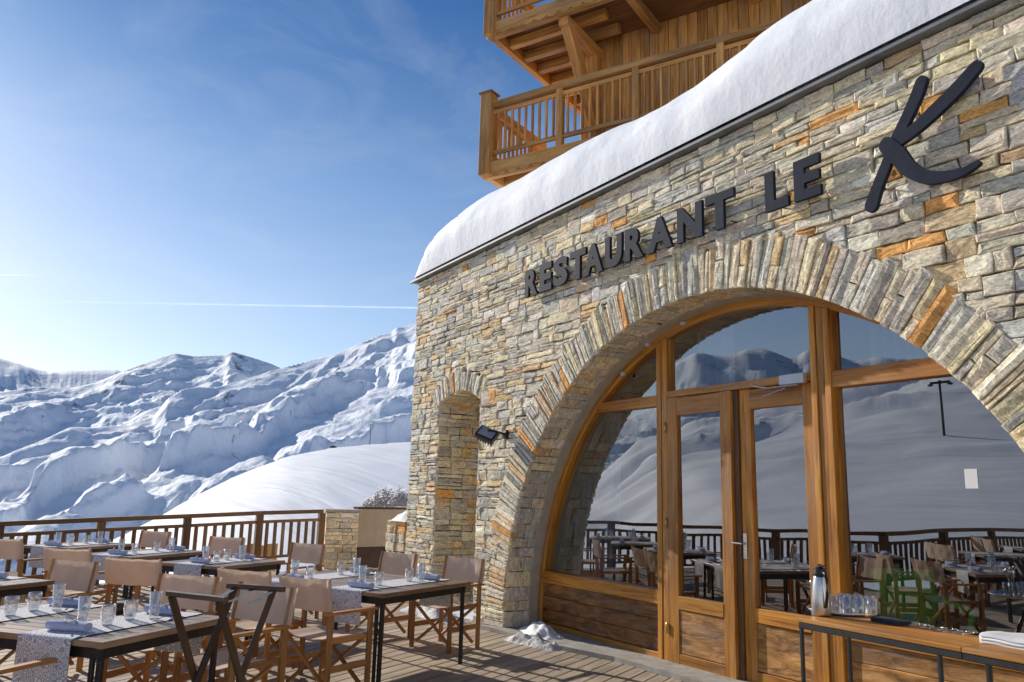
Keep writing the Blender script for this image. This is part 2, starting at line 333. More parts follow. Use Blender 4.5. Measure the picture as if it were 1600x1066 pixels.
# ------------------------------------------------------------------ stone generator
STONE = [((0.636, 0.570, 0.430), 28), ((0.710, 0.600, 0.413), 26), ((0.572, 0.535, 0.439), 17), ((0.742, 0.620, 0.396), 16), ((0.550, 0.500, 0.399), 8), ((0.742, 0.540, 0.292), 8), ((0.840, 0.770, 0.593), 6), ((0.763, 0.380, 0.112), 3), ((0.668, 0.450, 0.224), 4), ((0.445, 0.390, 0.292), 4)]
SC = [c for c, k in STONE for _ in range(k)]
def clip_half(poly, px, pz, nx, nz):
    """keep the part with (p - P).n >= 0"""
    out = []; n = len(poly)
    for i in range(n):
        a, b = poly[i], poly[(i+1) % n]
        da = (a[0]-px)*nx + (a[1]-pz)*nz; db = (b[0]-px)*nx + (b[1]-pz)*nz
        if da >= 0: out.append(a)
        if (da >= 0) != (db >= 0):
            t = da/(da-db); out.append((a[0]+(b[0]-a[0])*t, a[1]+(b[1]-a[1])*t))
    return out
def area(p): return abs(sum(p[i][0]*p[(i+1) % len(p)][1] - p[(i+1) % len(p)][0]*p[i][1] for i in range(len(p))))/2
def add_stone(mb, poly, fmap, proud=(.0, .017), back=-.035, gap=.0038, c=None, seg=.075, rough=.006):
    if len(poly) < 3: return
    A = area(poly)
    if A < .0006: return
    cx = sum(p[0] for p in poly)/len(poly); cy = sum(p[1] for p in poly)/len(poly)
    P = []
    n = len(poly)
    for i in range(n):
        a, b = poly[i], poly[(i+1) % n]; ln = math.hypot(b[0]-a[0], b[1]-a[1]); k = max(1, min(7, int(ln/seg + .5)))
        for j in range(k):
            t = j/k; P.append((a[0]+(b[0]-a[0])*t, a[1]+(b[1]-a[1])*t, j == 0))
    xs = [p[0] for p in poly]; ys = [p[1] for p in poly]
    hw = max(.01, (max(xs)-min(xs))/2); hh = max(.01, (max(ys)-min(ys))/2)
    d = ru(*proud); tilt_x = ru(-.007, .007); tilt_y = ru(-.007, .007)
    if c is None: c = random.choice(SC)
    k = ru(.84, 1.14); c = (c[0]*k, c[1]*k*ru(.97, 1.03), c[2]*k*ru(.93, 1.07))
    off = (ru(0, 60), ru(0, 60), ru(0, 60))
    m = len(P); jit = [(ru(-1, 1)*min(rough, hh*.2), ru(-1, 1)*min(rough, hh*.2)) for _ in P]
    vs = []; g = []
    def ring(inset, dep, rn):
        sx = max(.12, 1-inset/hw); sy = max(.12, 1-inset/hh)
        for (x, y, cor), (jx, jy) in zip(P, jit):
            X = cx+(x-cx)*sx + jx; Y = cy+(y-cy)*sy + jy
            if cor and inset > gap: X += (cx-X)*.05; Y += (cy-Y)*.05
            dd = dep + ru(-rn, rn) + (tilt_x*(x-cx)/hw + tilt_y*(y-cy)/hh)*(1 if dep > back+.01 else 0)
            vs.append(fmap(X, Y, dd)); g.append((X+off[0], Y+off[1], dd+off[2]))
    ring(gap, back, 0); ring(gap, d*.85-.004, .002); ring(gap+min(.0045, hh*.2), d, .002); ring(gap+min(.035, hh*.6), d+ru(-.001, .003), .0035)
    vs.append(fmap(cx, cy, d+ru(-.003, .005))); g.append((cx+off[0], cy+off[1], d+off[2]))
    fs = []
    for r_ in range(3):
        for i in range(m): fs.append((r_*m+i, r_*m+(i+1) % m, (r_+1)*m+(i+1) % m, (r_+1)*m+i))
    for i in range(m): fs.append((3*m+i, 3*m+(i+1) % m, 4*m))
    mb.add(vs, fs, c, g)
def rubble(u0, u1, v0, v1, band=(.12, .26), ln=(.14, .44), thin=.055):
    """irregular coursed ledge stones as quads"""
    out = []; v = v0
    while v < v1 - 1e-6:
        hb = ru(*band)
        if v1 - (v+hb) < .07: hb = v1 - v
        u = u0
        while u < u1 - 1e-6:
            cl = ru(.4, 1.15)
            if u1 - (u+cl) < .2: cl = u1 - u
            rows = [1.]
            nr = max(1, min(4, int(round(hb/ru(.055, .115)))))
            ws = [ru(.6, 1.5) for _ in range(nr)]; S = sum(ws); y = v
            for wv in ws:
                h = hb*wv/S; x = u
                while x < u + cl - 1e-6:
                    l = ru(*ln)*(1.15 if h < .08 else .9)
                    if u+cl-(x+l) < .1: l = u+cl-x
                    j = h*.1
                    q = [(x, y+ru(-j, j)*.5), (x+l, y+ru(-j, j)*.5), (x+l+ru(-.008, .008), y+h+ru(-j, j)*.5), (x+ru(-.008, .008), y+h+ru(-j, j)*.5)]
                    out.append(q); x += l
                y += h
            u += cl
        v += hb
    return out

# ------------------------------------------------------------------ terrain
def vnoise(x, y, seed):
    xi = np.floor(x).astype(np.int64); yi = np.floor(y).astype(np.int64); xf = x-xi; yf = y-yi
    def h(a, b):
        n = (a*374761393 + b*668265263 + seed*982451653) & 0x7fffffff
        n = ((n ^ (n >> 13))*1274126177) & 0x7fffffff
        return ((n ^ (n >> 16)) & 0xffff)/65535.
    u = xf*xf*xf*(xf*(xf*6-15)+10); v = yf*yf*yf*(yf*(yf*6-15)+10)
    return (h(xi, yi)*(1-u)+h(xi+1, yi)*u)*(1-v) + (h(xi, yi+1)*(1-u)+h(xi+1, yi+1)*u)*v
def fbm(x, y, seed, o=4, gain=.5):
    s = 0; a = 1; t = 0
    for i in range(o):
        s = s + a*(vnoise(x*2**i, y*2**i, seed+i*17)*2-1); t += a; a *= gain
    return s/t
def ridged(x, y, seed, o=4):
    s = 0; a = 1; t = 0
    for i in range(o):
        s = s + a*(1-np.abs(vnoise(x*2**i, y*2**i, seed+i*31)*2-1)*2); t += a; a *= .5
    return s/t
def sky_pts(pts):
    A = []; E = []
    for x, y in pts:
        d = ray(x, y); a = math.degrees(math.atan2(d[1], d[0])) % 360
        A.append(a); E.append(d[2]/math.hypot(d[0], d[1]))
    o = np.argsort(A); return np.array(A)[o], np.array(E)[o]
def mirror_pts(pts):
    A, E = sky_pts(pts); return (360-A)[::-1], E[::-1]
def interp_ring(az, pts, extra, sig=.08, mir=None):
    A, E = sky_pts(pts); A = list(A); E = list(E)
    if mir:
        A2, E2 = mirror_pts(mir); A += list(A2); E += list(E2)
    for a, e in extra: A.append(a); E.append(math.tan(R(e)))
    o = np.argsort(A); A = np.array(A)[o]; E = np.array(E)[o]
    gr = np.arange(-20, 380, .04); v = np.interp(gr, np.r_[A-360, A, A+360], np.r_[E, E, E])
    k = np.arange(-int(sig*4/.04), int(sig*4/.04)+1)*.04; kw = np.exp(-.5*(k/sig)**2); kw /= kw.sum()
    v = np.convolve(np.pad(v, len(k)//2, mode='edge'), kw, mode='valid')
    return np.interp(az, gr, v)
def terrain():
    az = np.concatenate([np.arange(0, 150, 3.), np.arange(150, 153, .5), np.arange(153, 184, .042), np.arange(184, 200, .5), np.arange(200, 262, .16), np.arange(262, 360, 3.)])
    rr = np.concatenate([[.5, 6, 12, 18, 22], np.geomspace(25, 300, 150), np.geomspace(320, 1000, 26), np.geomspace(1020, 4600, 420), np.geomspace(4700, 12000, 40)])
    AZ, RR = np.meshgrid(R(1)*az, rr, indexing='ij'); azd = AZ*180/math.pi
    X = RR*np.cos(AZ); Y = RR*np.sin(AZ)
    lat = (180-azd)*R(1)*RR                 # metres to the right, seen from the terrace
    # foreground slopes
    near_px = [(-60, 960), (0, 930), (120, 870), (200, 832), (250, 806), (300, 778), (350, 752), (400, 731), (450, 713), (510, 701), (570, 695), (645, 690), (760, 690)]
    En = interp_ring(az, near_px, [(0, 3), (60, 6), (110, 5), (140, 4), (190, -9), (200, -6), (300, 6), (340, 3)], .45, [(800, 800), (880, 745), (930, 712), (960, 702), (1000, 692), (1030, 683), (1080, 670), (1130, 660), (1200, 644), (1300, 620), (1400, 603), (1500, 590), (1600, 580), (1800, 570)])
    Rn = np.interp(az, [0, 100, 150, 160, 172, 180, 190, 205, 212, 225, 250, 300, 360], [120, 80, 70, 64, 60, 55, 60, 110, 190, 260, 300, 200, 120])
    En = En[:, None]; Rn = Rn[:, None]
    t = np.clip((RR-22)/(Rn-22), 0, 1)
    h0 = -1.6; top = H + En*Rn
    hn = h0 + (top-h0)*(t*1.35 - .35*t**2.2)
    lump = fbm(X/26, Y/26, 5, 4)*.035*np.clip(RR-22, 0, 120)*(1-t**6)*.6
    hl = RR*(azd-225)*R(1)
    streak = ((ridged((hl*.5+RR)/34 + fbm(hl/60, RR/60, 77, 3)*.8, hl/150, 71, 4)-.3)*6.5 + (ridged((hl*.45+RR)/13, hl/60, 73, 2)-.3)*1.6 + fbm(hl/9, RR/14, 74, 1)*.2)*np.clip((RR-40)/110, 0, 1)*(1-t**10)*((azd > 200) & (azd < 270))
    hn = hn + lump*np.where((azd > 150) & (azd < 200), .35, 1.) + streak
    beyond = RR > Rn
    hn = np.where(beyond, top - (RR-Rn)*.42 - 0*RR, hn)
    hn = np.maximum(hn, -260)
    z = np.maximum(hn, -260 + 18*fbm(X/300, Y/300, 9, 4))
    rock = np.zeros_like(z)
    wx = fbm(X/700, Y/700, 41, 3)*220; wy = fbm(X/700, Y/700, 43, 3)*220
    def layer(E, Rr, B, c, lam, amp, seed, p=1.15, jag=8., lean=.55):
        nonlocal z, rock
        E = E[:, None]; Rr = np.broadcast_to(np.asarray(Rr, float).reshape(-1, 1), E.shape)
        t = (RR-B)/(Rr-B); tt = np.clip(t, 0, 1)
        ztop0 = H + E*Rr; ztop = ztop0 
        zb = -80.
        base = zb + (ztop-zb)*tt**p
        pl = lat + wx*.6 - c*(RR - Rr); ql = RR + .5*lat + wy
        # asymmetric spurs: steep right flank, broad left flank
        ph = pl/lam + .35*fbm(pl/lam*.6, ql/(lam*2.2), seed+3, 3) + .5*fbm(ql/(lam*3.), pl*0, seed+5, 2)
        fr = ph - np.floor(ph)
        cell = np.floor(ph)
        hh = .5 + .9*vnoise(ph*.9, ql/(lam*2.6), seed+6)
        saw = np.where(fr < lean, fr/lean, (1-fr)/(1-lean)); saw = saw*saw*(3-2*saw)
        env = np.clip(tt*(1-tt)*4, 0, 1)**.8
        d = amp*(saw*hh-.5) + amp*.5*ridged(pl/(lam*.62), ql/(lam*1.9), seed+8, 4) + amp*.1*ridged(pl/(lam*.24), ql/(lam*1.0), seed+9, 3) + amp*.045*fbm(pl/(lam*.14), ql/(lam*.4), seed+12, 3) - amp*.25
        hgt = base + .33*d*env
        for Hs, Ls, stg, sd_ in ((amp*.72, lam*.8, .6, 1), (amp*.34, lam*.42, .82, 2), (amp*.15, lam*.22, .6, 3)):
            ss = hgt/Hs - (lat+wx*.7)/Ls + 1.3*fbm(lat/(Ls*3.2), RR/(Ls*3.2), seed+40+sd_, 3)
            fr_ = ss - np.floor(ss); st = np.clip((fr_-.56)/.44, 0, 1); st = st*st*(3-2*st)
            msk = np.clip(.55+1.5*fbm(lat/(Ls*2.5), RR/(Ls*2.5), seed+60+sd_, 2), 0, 1)
            hgt = hgt + Hs*(np.floor(ss)+st-ss+.2)*stg*env*msk
        hgt = hgt + env**.5*(amp*.13*(ridged((lat+.5*RR)/230+wy/300, (RR-.5*lat)/330, seed+81, 5)-.3) + amp*.04*fbm(lat/60, RR/80, seed+83, 4))
        hgt = np.where(t > 1, ztop - (RR-Rr)*.55, hgt)
        m = (hgt > z) & (t > 0)
        z = np.where(m, hgt, z)
        rk = np.clip((saw-.6)*2, 0, 1)*np.clip(tt*1.6-.4, 0, 1)
        rock = np.where(m, .25+.6*rk*vnoise(pl/90, ql/90, seed+20), rock)
    A_ = interp_ring(az, [(-200, 560), (-100, 545), (-40, 549), (0, 556), (30, 566), (60, 577), (75, 580), (120, 576), (180, 575), (260, 592), (420, 600), (800, 640)], [(0, 9), (60, 12), (120, 10), (184, 9), (190, 7), (198, 5), (270, 10), (300, 9), (340, 8)], .06, [(850, 700), (920, 672), (980, 662), (1030, 640), (1050, 575), (1075, 558), (1090, 548), (1110, 552), (1130, 555), (1150, 552), (1175, 546), (1190, 545), (1210, 550), (1230, 557), (1245, 555), (1262, 546), (1290, 550), (1330, 560), (1370, 552), (1440, 560), (1520, 566), (1650, 560)])
    B_ = interp_ring(az, [(-200, 640), (-60, 630), (0, 612), (60, 603), (110, 606), (150, 598), (180, 585), (205, 575), (230, 566), (250, 558), (275, 552), (300, 556), (330, 556), (350, 555), (362, 549), (376, 553), (400, 560), (425, 568), (470, 590), (560, 620), (800, 660)], [(100, 2), (0, 2), (200, 2), (260, 2)])
    C_ = interp_ring(az, [(-260, 800), (-100, 735), (0, 715), (60, 690), (110, 668), (150, 668), (200, 664), (240, 650), (262, 622), (285, 608), (310, 604), (335, 606), (370, 596), (430, 578), (455, 570), (480, 564), (510, 557), (540, 547), (560, 537), (585, 527), (600, 521), (612, 519), (620, 511), (634, 510), (650, 503), (700, 480), (800, 455), (950, 440)], [(90, 12), (130, 14), (30, 8), (0, 4), (184, 1), (200, 0), (330, 1)])
    layer(A_, 5600, 2600, .3, 620, 240, 101, jag=22.)
    layer(B_, 4300, 1700, .5, 620, 250, 202, jag=20.)
    layer(C_, np.interp(az, [0, 150, 158, 166, 173, 180, 200, 360], [3000, 3300, 3200, 2900, 2500, 2100, 2000, 2500]), 900, .8, 470, 190, 303, jag=12.)
    nA, nR = z.shape
    me = bpy.data.meshes.new('snow_mountains')
    V = np.stack([X, Y, z], -1).reshape(-1, 3).astype(np.float32)
    i, j = np.meshgrid(np.arange(nA), np.arange(nR-1), indexing='ij'); i2 = (i+1) % nA
    Fq = np.stack([i*nR+j, i*nR+j+1, i2*nR+j+1, i2*nR+j], -1).reshape(-1, 4)
    # split: slopes around the terrace and the far mountains are separate sheets
    def sheet(name, mask, mat):
        Fs = Fq[mask.reshape(-1)]; used = np.unique(Fs); mp = np.full(len(V), -1, np.int64); mp[used] = np.arange(len(used))
        me = bpy.data.meshes.new(name); me.vertices.add(len(used)); me.vertices.foreach_set('co', V[used].ravel())
        Fm = mp[Fs].astype(np.int32); me.loops.add(Fm.size); me.loops.foreach_set('vertex_index', Fm.ravel())
        me.polygons.add(len(Fm)); me.polygons.foreach_set('loop_start', np.arange(0, Fm.size, 4, dtype=np.int32)); me.polygons.foreach_set('loop_total', np.full(len(Fm), 4, np.int32))
        me.update(calc_edges=True); me.validate()
        a = me.attributes.new('Col', 'FLOAT_COLOR', 'POINT'); rk = rock.reshape(-1)[used]
        a.data.foreach_set('color', np.stack([rk, rk, rk, np.ones_like(rk)], -1).astype(np.float32).ravel())
        me.polygons.foreach_set('use_smooth', [True]*len(me.polygons)); me.materials.append(M_[mat])
        o = bpy.data.objects.new(name, me); col.objects.link(o); o['kind'] = 'structure'; return o
    far = (rr[j] >= 330)
    sheet('snow_slope', ~far, 'slope'); sheet('snow_mountains', far, 'mount')
    return az, rr, z
TZ = terrain()
def ground_z(x, y):
    a = math.degrees(math.atan2(y, x)) % 360; r = math.hypot(x, y); az, rr, z = TZ
    i = min(np.searchsorted(az, a), len(az)-1); j = min(np.searchsorted(rr, r), len(rr)-1); return float(z[i, j])

# ------------------------------------------------------------------ restaurant building
FY = 5.2                       # plane of the stone front
AC = (-5.31, .206); AR = 3.235 # arch centre and radius
WX0, WX1, WZ = -11.45, 2.6, 4.86
NX0, NX1, NS, NP = -10.51, -9.30, 2.83, 2.985   # niche
rest = thing('restaurant_building', 'stone restaurant front with a wide glazed arch and timber doors', 'building')
def arch_pts(r, a0, a1, n): return [(AC[0]+r*math.cos(a), AC[1]+r*math.sin(a)) for a in np.linspace(a0, a1, n)]
th0 = -math.asin(AC[1]/AR)
# mortar core with its openings
rc = AR+.02
nc = (NX0+NX1)/2; nh = (NX1-NX0)/2; rise = NP-NS; nr = (nh*nh+rise*rise)/(2*rise); ncz = NP-nr; na = math.asin(nh/nr)
loop = [(WX0, 0), (NX0, 0), (NX0, NS)] + [(nc+nr*math.sin(a), ncz+nr*math.cos(a)) for a in np.linspace(-na, na, 11)[1:-1]] + [(NX1, NS), (NX1, 0)]
loop += arch_pts(rc, math.pi+math.asin(AC[1]/rc), -math.asin(AC[1]/rc), 61) + [(WX1, 0), (WX1, WZ), (WX0, WZ)]
mb = MB(); mb.poly([(x, FY+.025, z) for x, z in loop], (0, .85, 0)); mb.build('mortar', 'mortar', rest)
# front stones
mb = MB()
front = lambda u, v, d: (u, FY - d, v)
RW = .43
for q in rubble(WX0, WX1, 0, WZ):
    cx = sum(p[0] for p in q)/4; cz = sum(p[1] for p in q)/4
    p = q
    dx, dz = cx-AC[0], cz-AC[1]; dd = math.hypot(dx, dz)
    ring_o = AR + RW - .03
    if any(math.hypot(a[0]-AC[0], a[1]-AC[1]) < ring_o for a in q) or dd < ring_o:
        p = clip_half(p, AC[0]+dx/dd*ring_o, AC[1]+dz/dd*ring_o, dx/dd, dz/dd)
    # niche: sides and its little arch
    if len(p) > 2 and cz < NP+.42:
        if cz < NS and NX0-.35 < cx < NX1+.35:
            if cx < nc: p = clip_half(p, NX0, 0, -1, 0)
            else: p = clip_half(p, NX1, 0, 1, 0)
        elif NX0-.15 < cx < NX1+.15 and cz < NP+.4:
            ex, ez = cx-nc, cz-ncz; ee = math.hypot(ex, ez); ro = nr+.28
            if ee < ro+.3: p = clip_half(p, nc+ex/ee*ro, ncz+ez/ee*ro, ex/ee, ez/ee)
            # the fan of stones leans past the jambs
    add_stone(mb, p, front, c=None)
wall_o = mb.build('stone_wall', 'stone', rest, fix=False)
# voussoirs of the great arch
def polar(ctr, rm):
    return lambda u, v, d: (ctr[0] + v*math.cos(u/rm), FY - d, ctr[1] + v*math.sin(u/rm))
def vous(mb, u0, u1, r0, r1, fm, **k):
    j = min(.006, (u1-u0)*.06)
    add_stone(mb, [(u0+ru(0, j), r0), (u1-ru(0, j), r0+ru(-.003, .003)), (u1+ru(-j, j), r1+ru(-.012, .012)), (u0+ru(-j, j), r1)], fm, rough=.003, seg=.06, **k)
mb = MB(); RM = AR+.2; pm = polar(AC, RM)
u = th0*RM; uend = (math.pi-th0)*RM
while u < uend:
    t_ = u/RM
    du_ = ru(.045, .09) if t_ > 1.5 else ru(.06, .125)
    ro = AR+RW+ru(-.02, .07)
    q_ = rnd()
    if q_ < .22:
        rs = AR+ru(.14, .3); vous(mb, u, u+du_, AR+ru(-.006, .004), rs, pm, proud=(.012, .024)); vous(mb, u, u+du_, rs, ro, pm, proud=(.012, .024))
    elif q_ < .3:
        um = u+du_*ru(.4, .6); vous(mb, u, um, AR+ru(-.006, .004), ro, pm, proud=(.012, .024)); vous(mb, um, u+du_, AR+ru(-.006, .004), ro-ru(0, .06), pm, proud=(.012, .024))
    else: vous(mb, u, u+du_, AR+ru(-.006, .004), ro, pm, proud=(.012, .024))
    u += du_
mb.build('arch_stones', 'stone', rest, fix=False)
mb = MB(); pn = polar((nc, ncz), nr+.1); u = (math.pi/2-na-.05)*(nr+.1); ue_ = (math.pi/2+na+.05)*(nr+.1)
while u < ue_:
    d_ = ru(.05, .1); vous(mb, u, u+d_, nr-.004, nr+.3+ru(-.05, .04), pn, proud=(.012, .026)); u += d_
mb.build('niche_arch', 'stone', rest, fix=False)
mb = MB(); u = (math.pi/2-na)*nr
while u < (math.pi/2+na)*nr:
    d_ = ru(.07, .13); y = FY
    while y < FY+.8:
        l = ru(.2, .36); add_stone(mb, [(u, y), (u+d_, y), (u+d_, min(y+l, FY+.82)), (u, min(y+l, FY+.82))], lambda a_, b_, d: (nc+(nr-.014-d*.7)*math.cos(a_/nr), b_, ncz+(nr-.014-d*.7)*math.sin(a_/nr)), proud=(0, .02)); y += l
    u += d_
mb.build('niche_soffit', 'stone', rest, fix=False)
# soffit stones of the great arch (radius shrinks by d)
mb = MB()
def soff(s, y, d):
    t = s/AR; r = AR+.012-d*.6; return (AC[0]+r*math.cos(t), y, AC[1]+r*math.sin(t))
s0, s1 = th0*AR, (math.pi-th0)*AR; s = s0
while s < s1:
    up = math.sin(s/AR)
    ds = ru(.06, .13) if up > .75 else ru(.09, .22)
    y = FY-.005
    while y < FY+.36:
        l = ru(.22, .37) if up > .5 else ru(.14, .3)
        if FY+.36-(y+l) < .1: l = FY+.36-y
        add_stone(mb, [(s, y), (s+ds, y), (s+ds, y+l), (s, y+l)], soff, proud=(-.004, .02), c=random.choice(SC)); y += l
    s += ds
mb.build('arch_soffit', 'stone', rest, fix=False)
mb = MB(); P = []
for t in np.linspace(th0, math.pi-th0, 60):
    P.append([(AC[0]+r*math.cos(t), y, AC[1]+r*math.sin(t)) for r, y in ((AR+.015, FY+.34), (AR-.008, FY+.365), (AR-.008, FY+.56))])
mb.grid(P); mb.build('render_strip', 'plaster', rest, smooth=True)
# niche lining
mb = MB()
for q in rubble(FY, FY+.82, 0, NS+.02, ln=(.14, .34)): add_stone(mb, q, lambda u, v, d: (NX0 + .014 + d*.7, u, v), proud=(0, .025))
for q in rubble(NX0, NX1, 0, NP, ln=(.14, .36)): add_stone(mb, q, lambda u, v, d: (u, FY+.826 - d*.7, v), proud=(0, .03))
for q in rubble(FY, FY+.82, 0, NS+.02, ln=(.14, .34)): add_stone(mb, q, lambda u, v, d: (NX1 - .014 - d*.7, u, v), proud=(0, .025))
mb.build('niche_lining', 'stone', rest, fix=False)
mb = MB(); mb.box(NX0-.1, NX1+.1, FY+.85, FY+1., 0, NP+.1); mb.build('niche_back', 'mortar', rest)
# left end of the building (faces the valley)
mb = MB(); mb.box(WX0, WX0+.3, FY+.88, 11.4, 0, WZ-.002); mb.build('end_wall', 'mortar', rest)
mb = MB()
for q in rubble(FY, 11.4, 0, WZ, band=(.2, .34), ln=(.25, .6)): add_stone(mb, q, lambda u, v, d: (WX0 - d, u, v), seg=.12)
mb.build('end_wall_stones', 'stone', rest, fix=False)
# roof slab and flashing
mb = MB(); mb.box(WX0-.1, WX1, FY-.06, 12.5, WZ+.004, WZ+.05, ch=.002)
mb.box(WX0-.13, WX1, FY-.1, FY-.066, WZ+.0, WZ+.036, ch=.003); mb.build('roof_edge', 'zinc', rest)
# ---- joinery
GY = 5.70
def zarch(x, r): return AC[1]+math.sqrt(max(0, r*r-(x-AC[0])**2))
RI, RO = 3.155, 3.25
P = []; G = []
mb = MB()
tt = np.linspace(-math.asin(AC[1]/RI), math.pi+math.asin(AC[1]/RI), 90)
for t in tt:
    c_, s_ = math.cos(t), math.sin(t)
    P.append([(AC[0]+r*c_, y, AC[1]+r*s_) for r, y in ((RI, GY+.1), (RI, GY-.02), (RI+.02, GY-.035), (RO, GY-.035))])
    G.append([(t*AR, r, y) for r, y in ((RI, .1), (RI, 0), (RI+.02, 0), (RO, 0))])
mb.grid(P, G); mb.build('arch_frame', 'frame', rest)
def fbar(mb, x0, x1, z0, z1, ax, y0=GY-.03, y1=GY+.09, **k): mb.box(x0, x1, y0, y1, z0, z1, ax, **k)
mb = MB()
for x0, x1, dy in ((-6.375, -6.306, 0), (-6.298, -6.223, .006)): fbar(mb, x0, x1, 0, zarch((x0+x1)/2, RI+.01), 2, y0=GY-.04+dy)
mb.build('mullion', 'frame', rest)
mb = MB()
for x0, x1, dy in ((-4.444, -4.388, 0), (-4.380, -4.31, .012), (-4.302, -4.244, -.004)): fbar(mb, x0, x1, 0, zarch((x0+x1)/2, RI+.01), 2, y0=GY-.04+dy)
mb.build('mullion', 'frame', rest)
mb = MB(); fbar(mb, -6.221, -4.446, 2.606, 2.675, 0); mb.build('transom', 'frame', rest)
xl = AC[0]-math.sqrt(RI**2-(2.59-AC[1])**2); xr = AC[0]+math.sqrt(RI**2-(2.59-AC[1])**2)
mb = MB(); fbar(mb, xl-.03, -6.377, 2.535, 2.648, 0); mb.build('transom', 'frame', rest)
mb = MB(); fbar(mb, -4.242, xr+.03, 2.52, 2.66, 0); mb.build('transom', 'frame', rest)
def pane(pts, name='pane', parent=rest, y=GY+.035, tilt=0., zref=0.):
    mb = MB(); mb.add([(x, y + (z-zref)*math.tan(-tilt), z) for x, z in pts], [tuple(range(len(pts)))]); return mb.build(name, 'glass', parent, fix=False)
def arcseg(x0, x1, r, n=14): return [(x, zarch(x, r)) for x in np.linspace(x0, x1, n)]
rp = RI+.015
TL = R(.3)
xb = AC[0]-math.sqrt(rp**2-(.68-AC[1])**2)
pane([(-6.34, .68), (-6.34, 2.55)] + [(AC[0]-math.sqrt(rp**2-(z-AC[1])**2), z) for z in np.linspace(2.55, .68, 16)], tilt=TL, zref=1.6)
x2 = AC[0]-math.sqrt(rp**2-(2.64-AC[1])**2)
pane([(-6.34, 2.64)] + arcseg(-6.34, x2, rp), tilt=TL, zref=2.8)
pane([(-6.25, 2.66)] + arcseg(-6.25, -4.42, rp) + [(-4.42, 2.66)], tilt=0., zref=3.0, y=GY+.03)
x3 = AC[0]+math.sqrt(rp**2-(2.65-AC[1])**2)
pane([(-4.27, 2.65)] + arcseg(-4.27, x3, rp), tilt=0., zref=2.8)
pane([(-4.27, .66)] + [(-4.27, 2.53)] + [(AC[0]+math.sqrt(rp**2-(z-AC[1])**2), z) for z in np.linspace(2.53, .66, 16)], tilt=TL, zref=1.6)
# side panels of rough boards under the panes
def board_panel(x0, x1, z0, z1, y, n, ax=0, arc=None):
    mb = MB(); h = (z1-z0)/n
    for k in range(n):
        a0, a1 = x0, x1
        if arc == 'l': a0 = AC[0]-math.sqrt(RI**2-(z0+h*(k+.5)-AC[1])**2)-.02
        if arc == 'r': a1 = AC[0]+math.sqrt(RI**2-(z0+h*(k+.5)-AC[1])**2)+.02
        mb.box(a0, a1, y+ru(-.003, .003), y+.045, z0+k*h+.0015, z0+(k+1)*h-.0015, 0, .22, .005)
    return mb
for sg, (a0, a1, arc) in enumerate(((-8.5, -6.377, 'l'), (-4.242, -2.1, 'r'))):
    p_ = board_panel(a0, a1, .1, .553, GY-.008, 3, arc=arc).build('lower_panel', 'panelshade' if arc == 'l' else 'panel', rest)  # left panel gets the wood with shade in its colour
    mb = MB()
    e0 = AC[0]-math.sqrt(RI**2-(.62-AC[1])**2)-.02 if arc == 'l' else a0; e1 = a1 if arc == 'l' else AC[0]+math.sqrt(RI**2-(.62-AC[1])**2)+.02
    mb.box(e0, e1, GY-.032, GY+.08, .555, .692, 0); mb.box(e0, e1, GY-.032, GY+.08, .0, .098, 0); mb.build('panel_rail', 'frame', rest)
# door leaves
def leaf(x0, x1, sl_, sr_, y, hinge_right):
    d = MB()
    d.box(x0, x0+sl_, y, y+.065, .012, 2.6, 2); d.box(x1-sr_, x1, y, y+.065, .012, 2.6, 2)
    d.box(x0+sl_+.001, x1-sr_-.001, y+.003, y+.06, 2.415, 2.597, 0)
    d.box(x0+sl_+.001, x1-sr_-.001, y-.004, y+.06, .545, .668, 0); d.box(x0+sl_+.001, x1-sr_-.001, y+.002, y+.06, .014, .138, 0)
    o = d.build('door', 'frame', rest)
    board_panel(x0+sl_+.004, x1-sr_-.004, .141, .542, y+.012, 1).build('door_panel', 'panel', o)
    pane([(x0+sl_-.01, .66), (x1-sr_+.01, .66), (x1-sr_+.01, 2.42), (x0+sl_-.01, 2.42)], 'pane', o, y+.035, TL, 1.5)
    xh = x1+.002 if hinge_right else x0-.002
    for zh in (.35, 1.35, 2.3):
        h = MB(); h.lathe([(.0, -.055), (.009, -.05), (.009, .05), (.0, .055)], 10, (xh, y-.012, zh)); h.build('hinge', 'brass', o, True)
    return o
dl = leaf(-6.221, -5.349, .155, .134, GY-.045, False)
dr = leaf(-5.29, -4.446, .124, .134, GY+.015, True)
mb = MB(); mb.box(-5.346, -5.292, GY-.01, GY+.06, .012, 2.6, 2); mb.build('meeting_stile', 'rail', dr)  # darker timber puts the shade of the leaf's edge into the colour
mb = MB(); mb.box(-5.275, -5.235, GY+.003, GY+.0145, 1.08, 1.3, 2); mb.tube([(-5.255, GY+.01, 1.21), (-5.255, GY-.045, 1.21), (-5.36, GY-.05, 1.212)], .009); mb.build('handle', 'steel', dr)
mb = MB(); mb.box(-4.745, -4.49, GY-.075, GY-.031, 2.585, 2.672, 0, 0); mb.build('door_closer', 'closer', dr)
mb = MB(); mb.tube([(-4.56, GY-.06, 2.575), (-4.87, GY-.1, 2.57), (-5.08, GY-.05, 2.62)], .008); mb.tube([(-4.7, GY-.05, 2.56), (-4.95, GY-.07, 2.5)], .006); mb.build('closer_arm', 'steel', dr)
for x, z in ((-6.497, 3.205), (-5.949, 3.345), (-6.9, 2.93)):
    mb = MB(); mb.lathe([(.03, 0), (.03, .03), (.018, .045), (0, .046)], 14); o = mb.build('spot_lamp', 'closer', rest, True); o.location = (x, GY-.036, z); o.rotation_euler = (R(90), 0, 0)
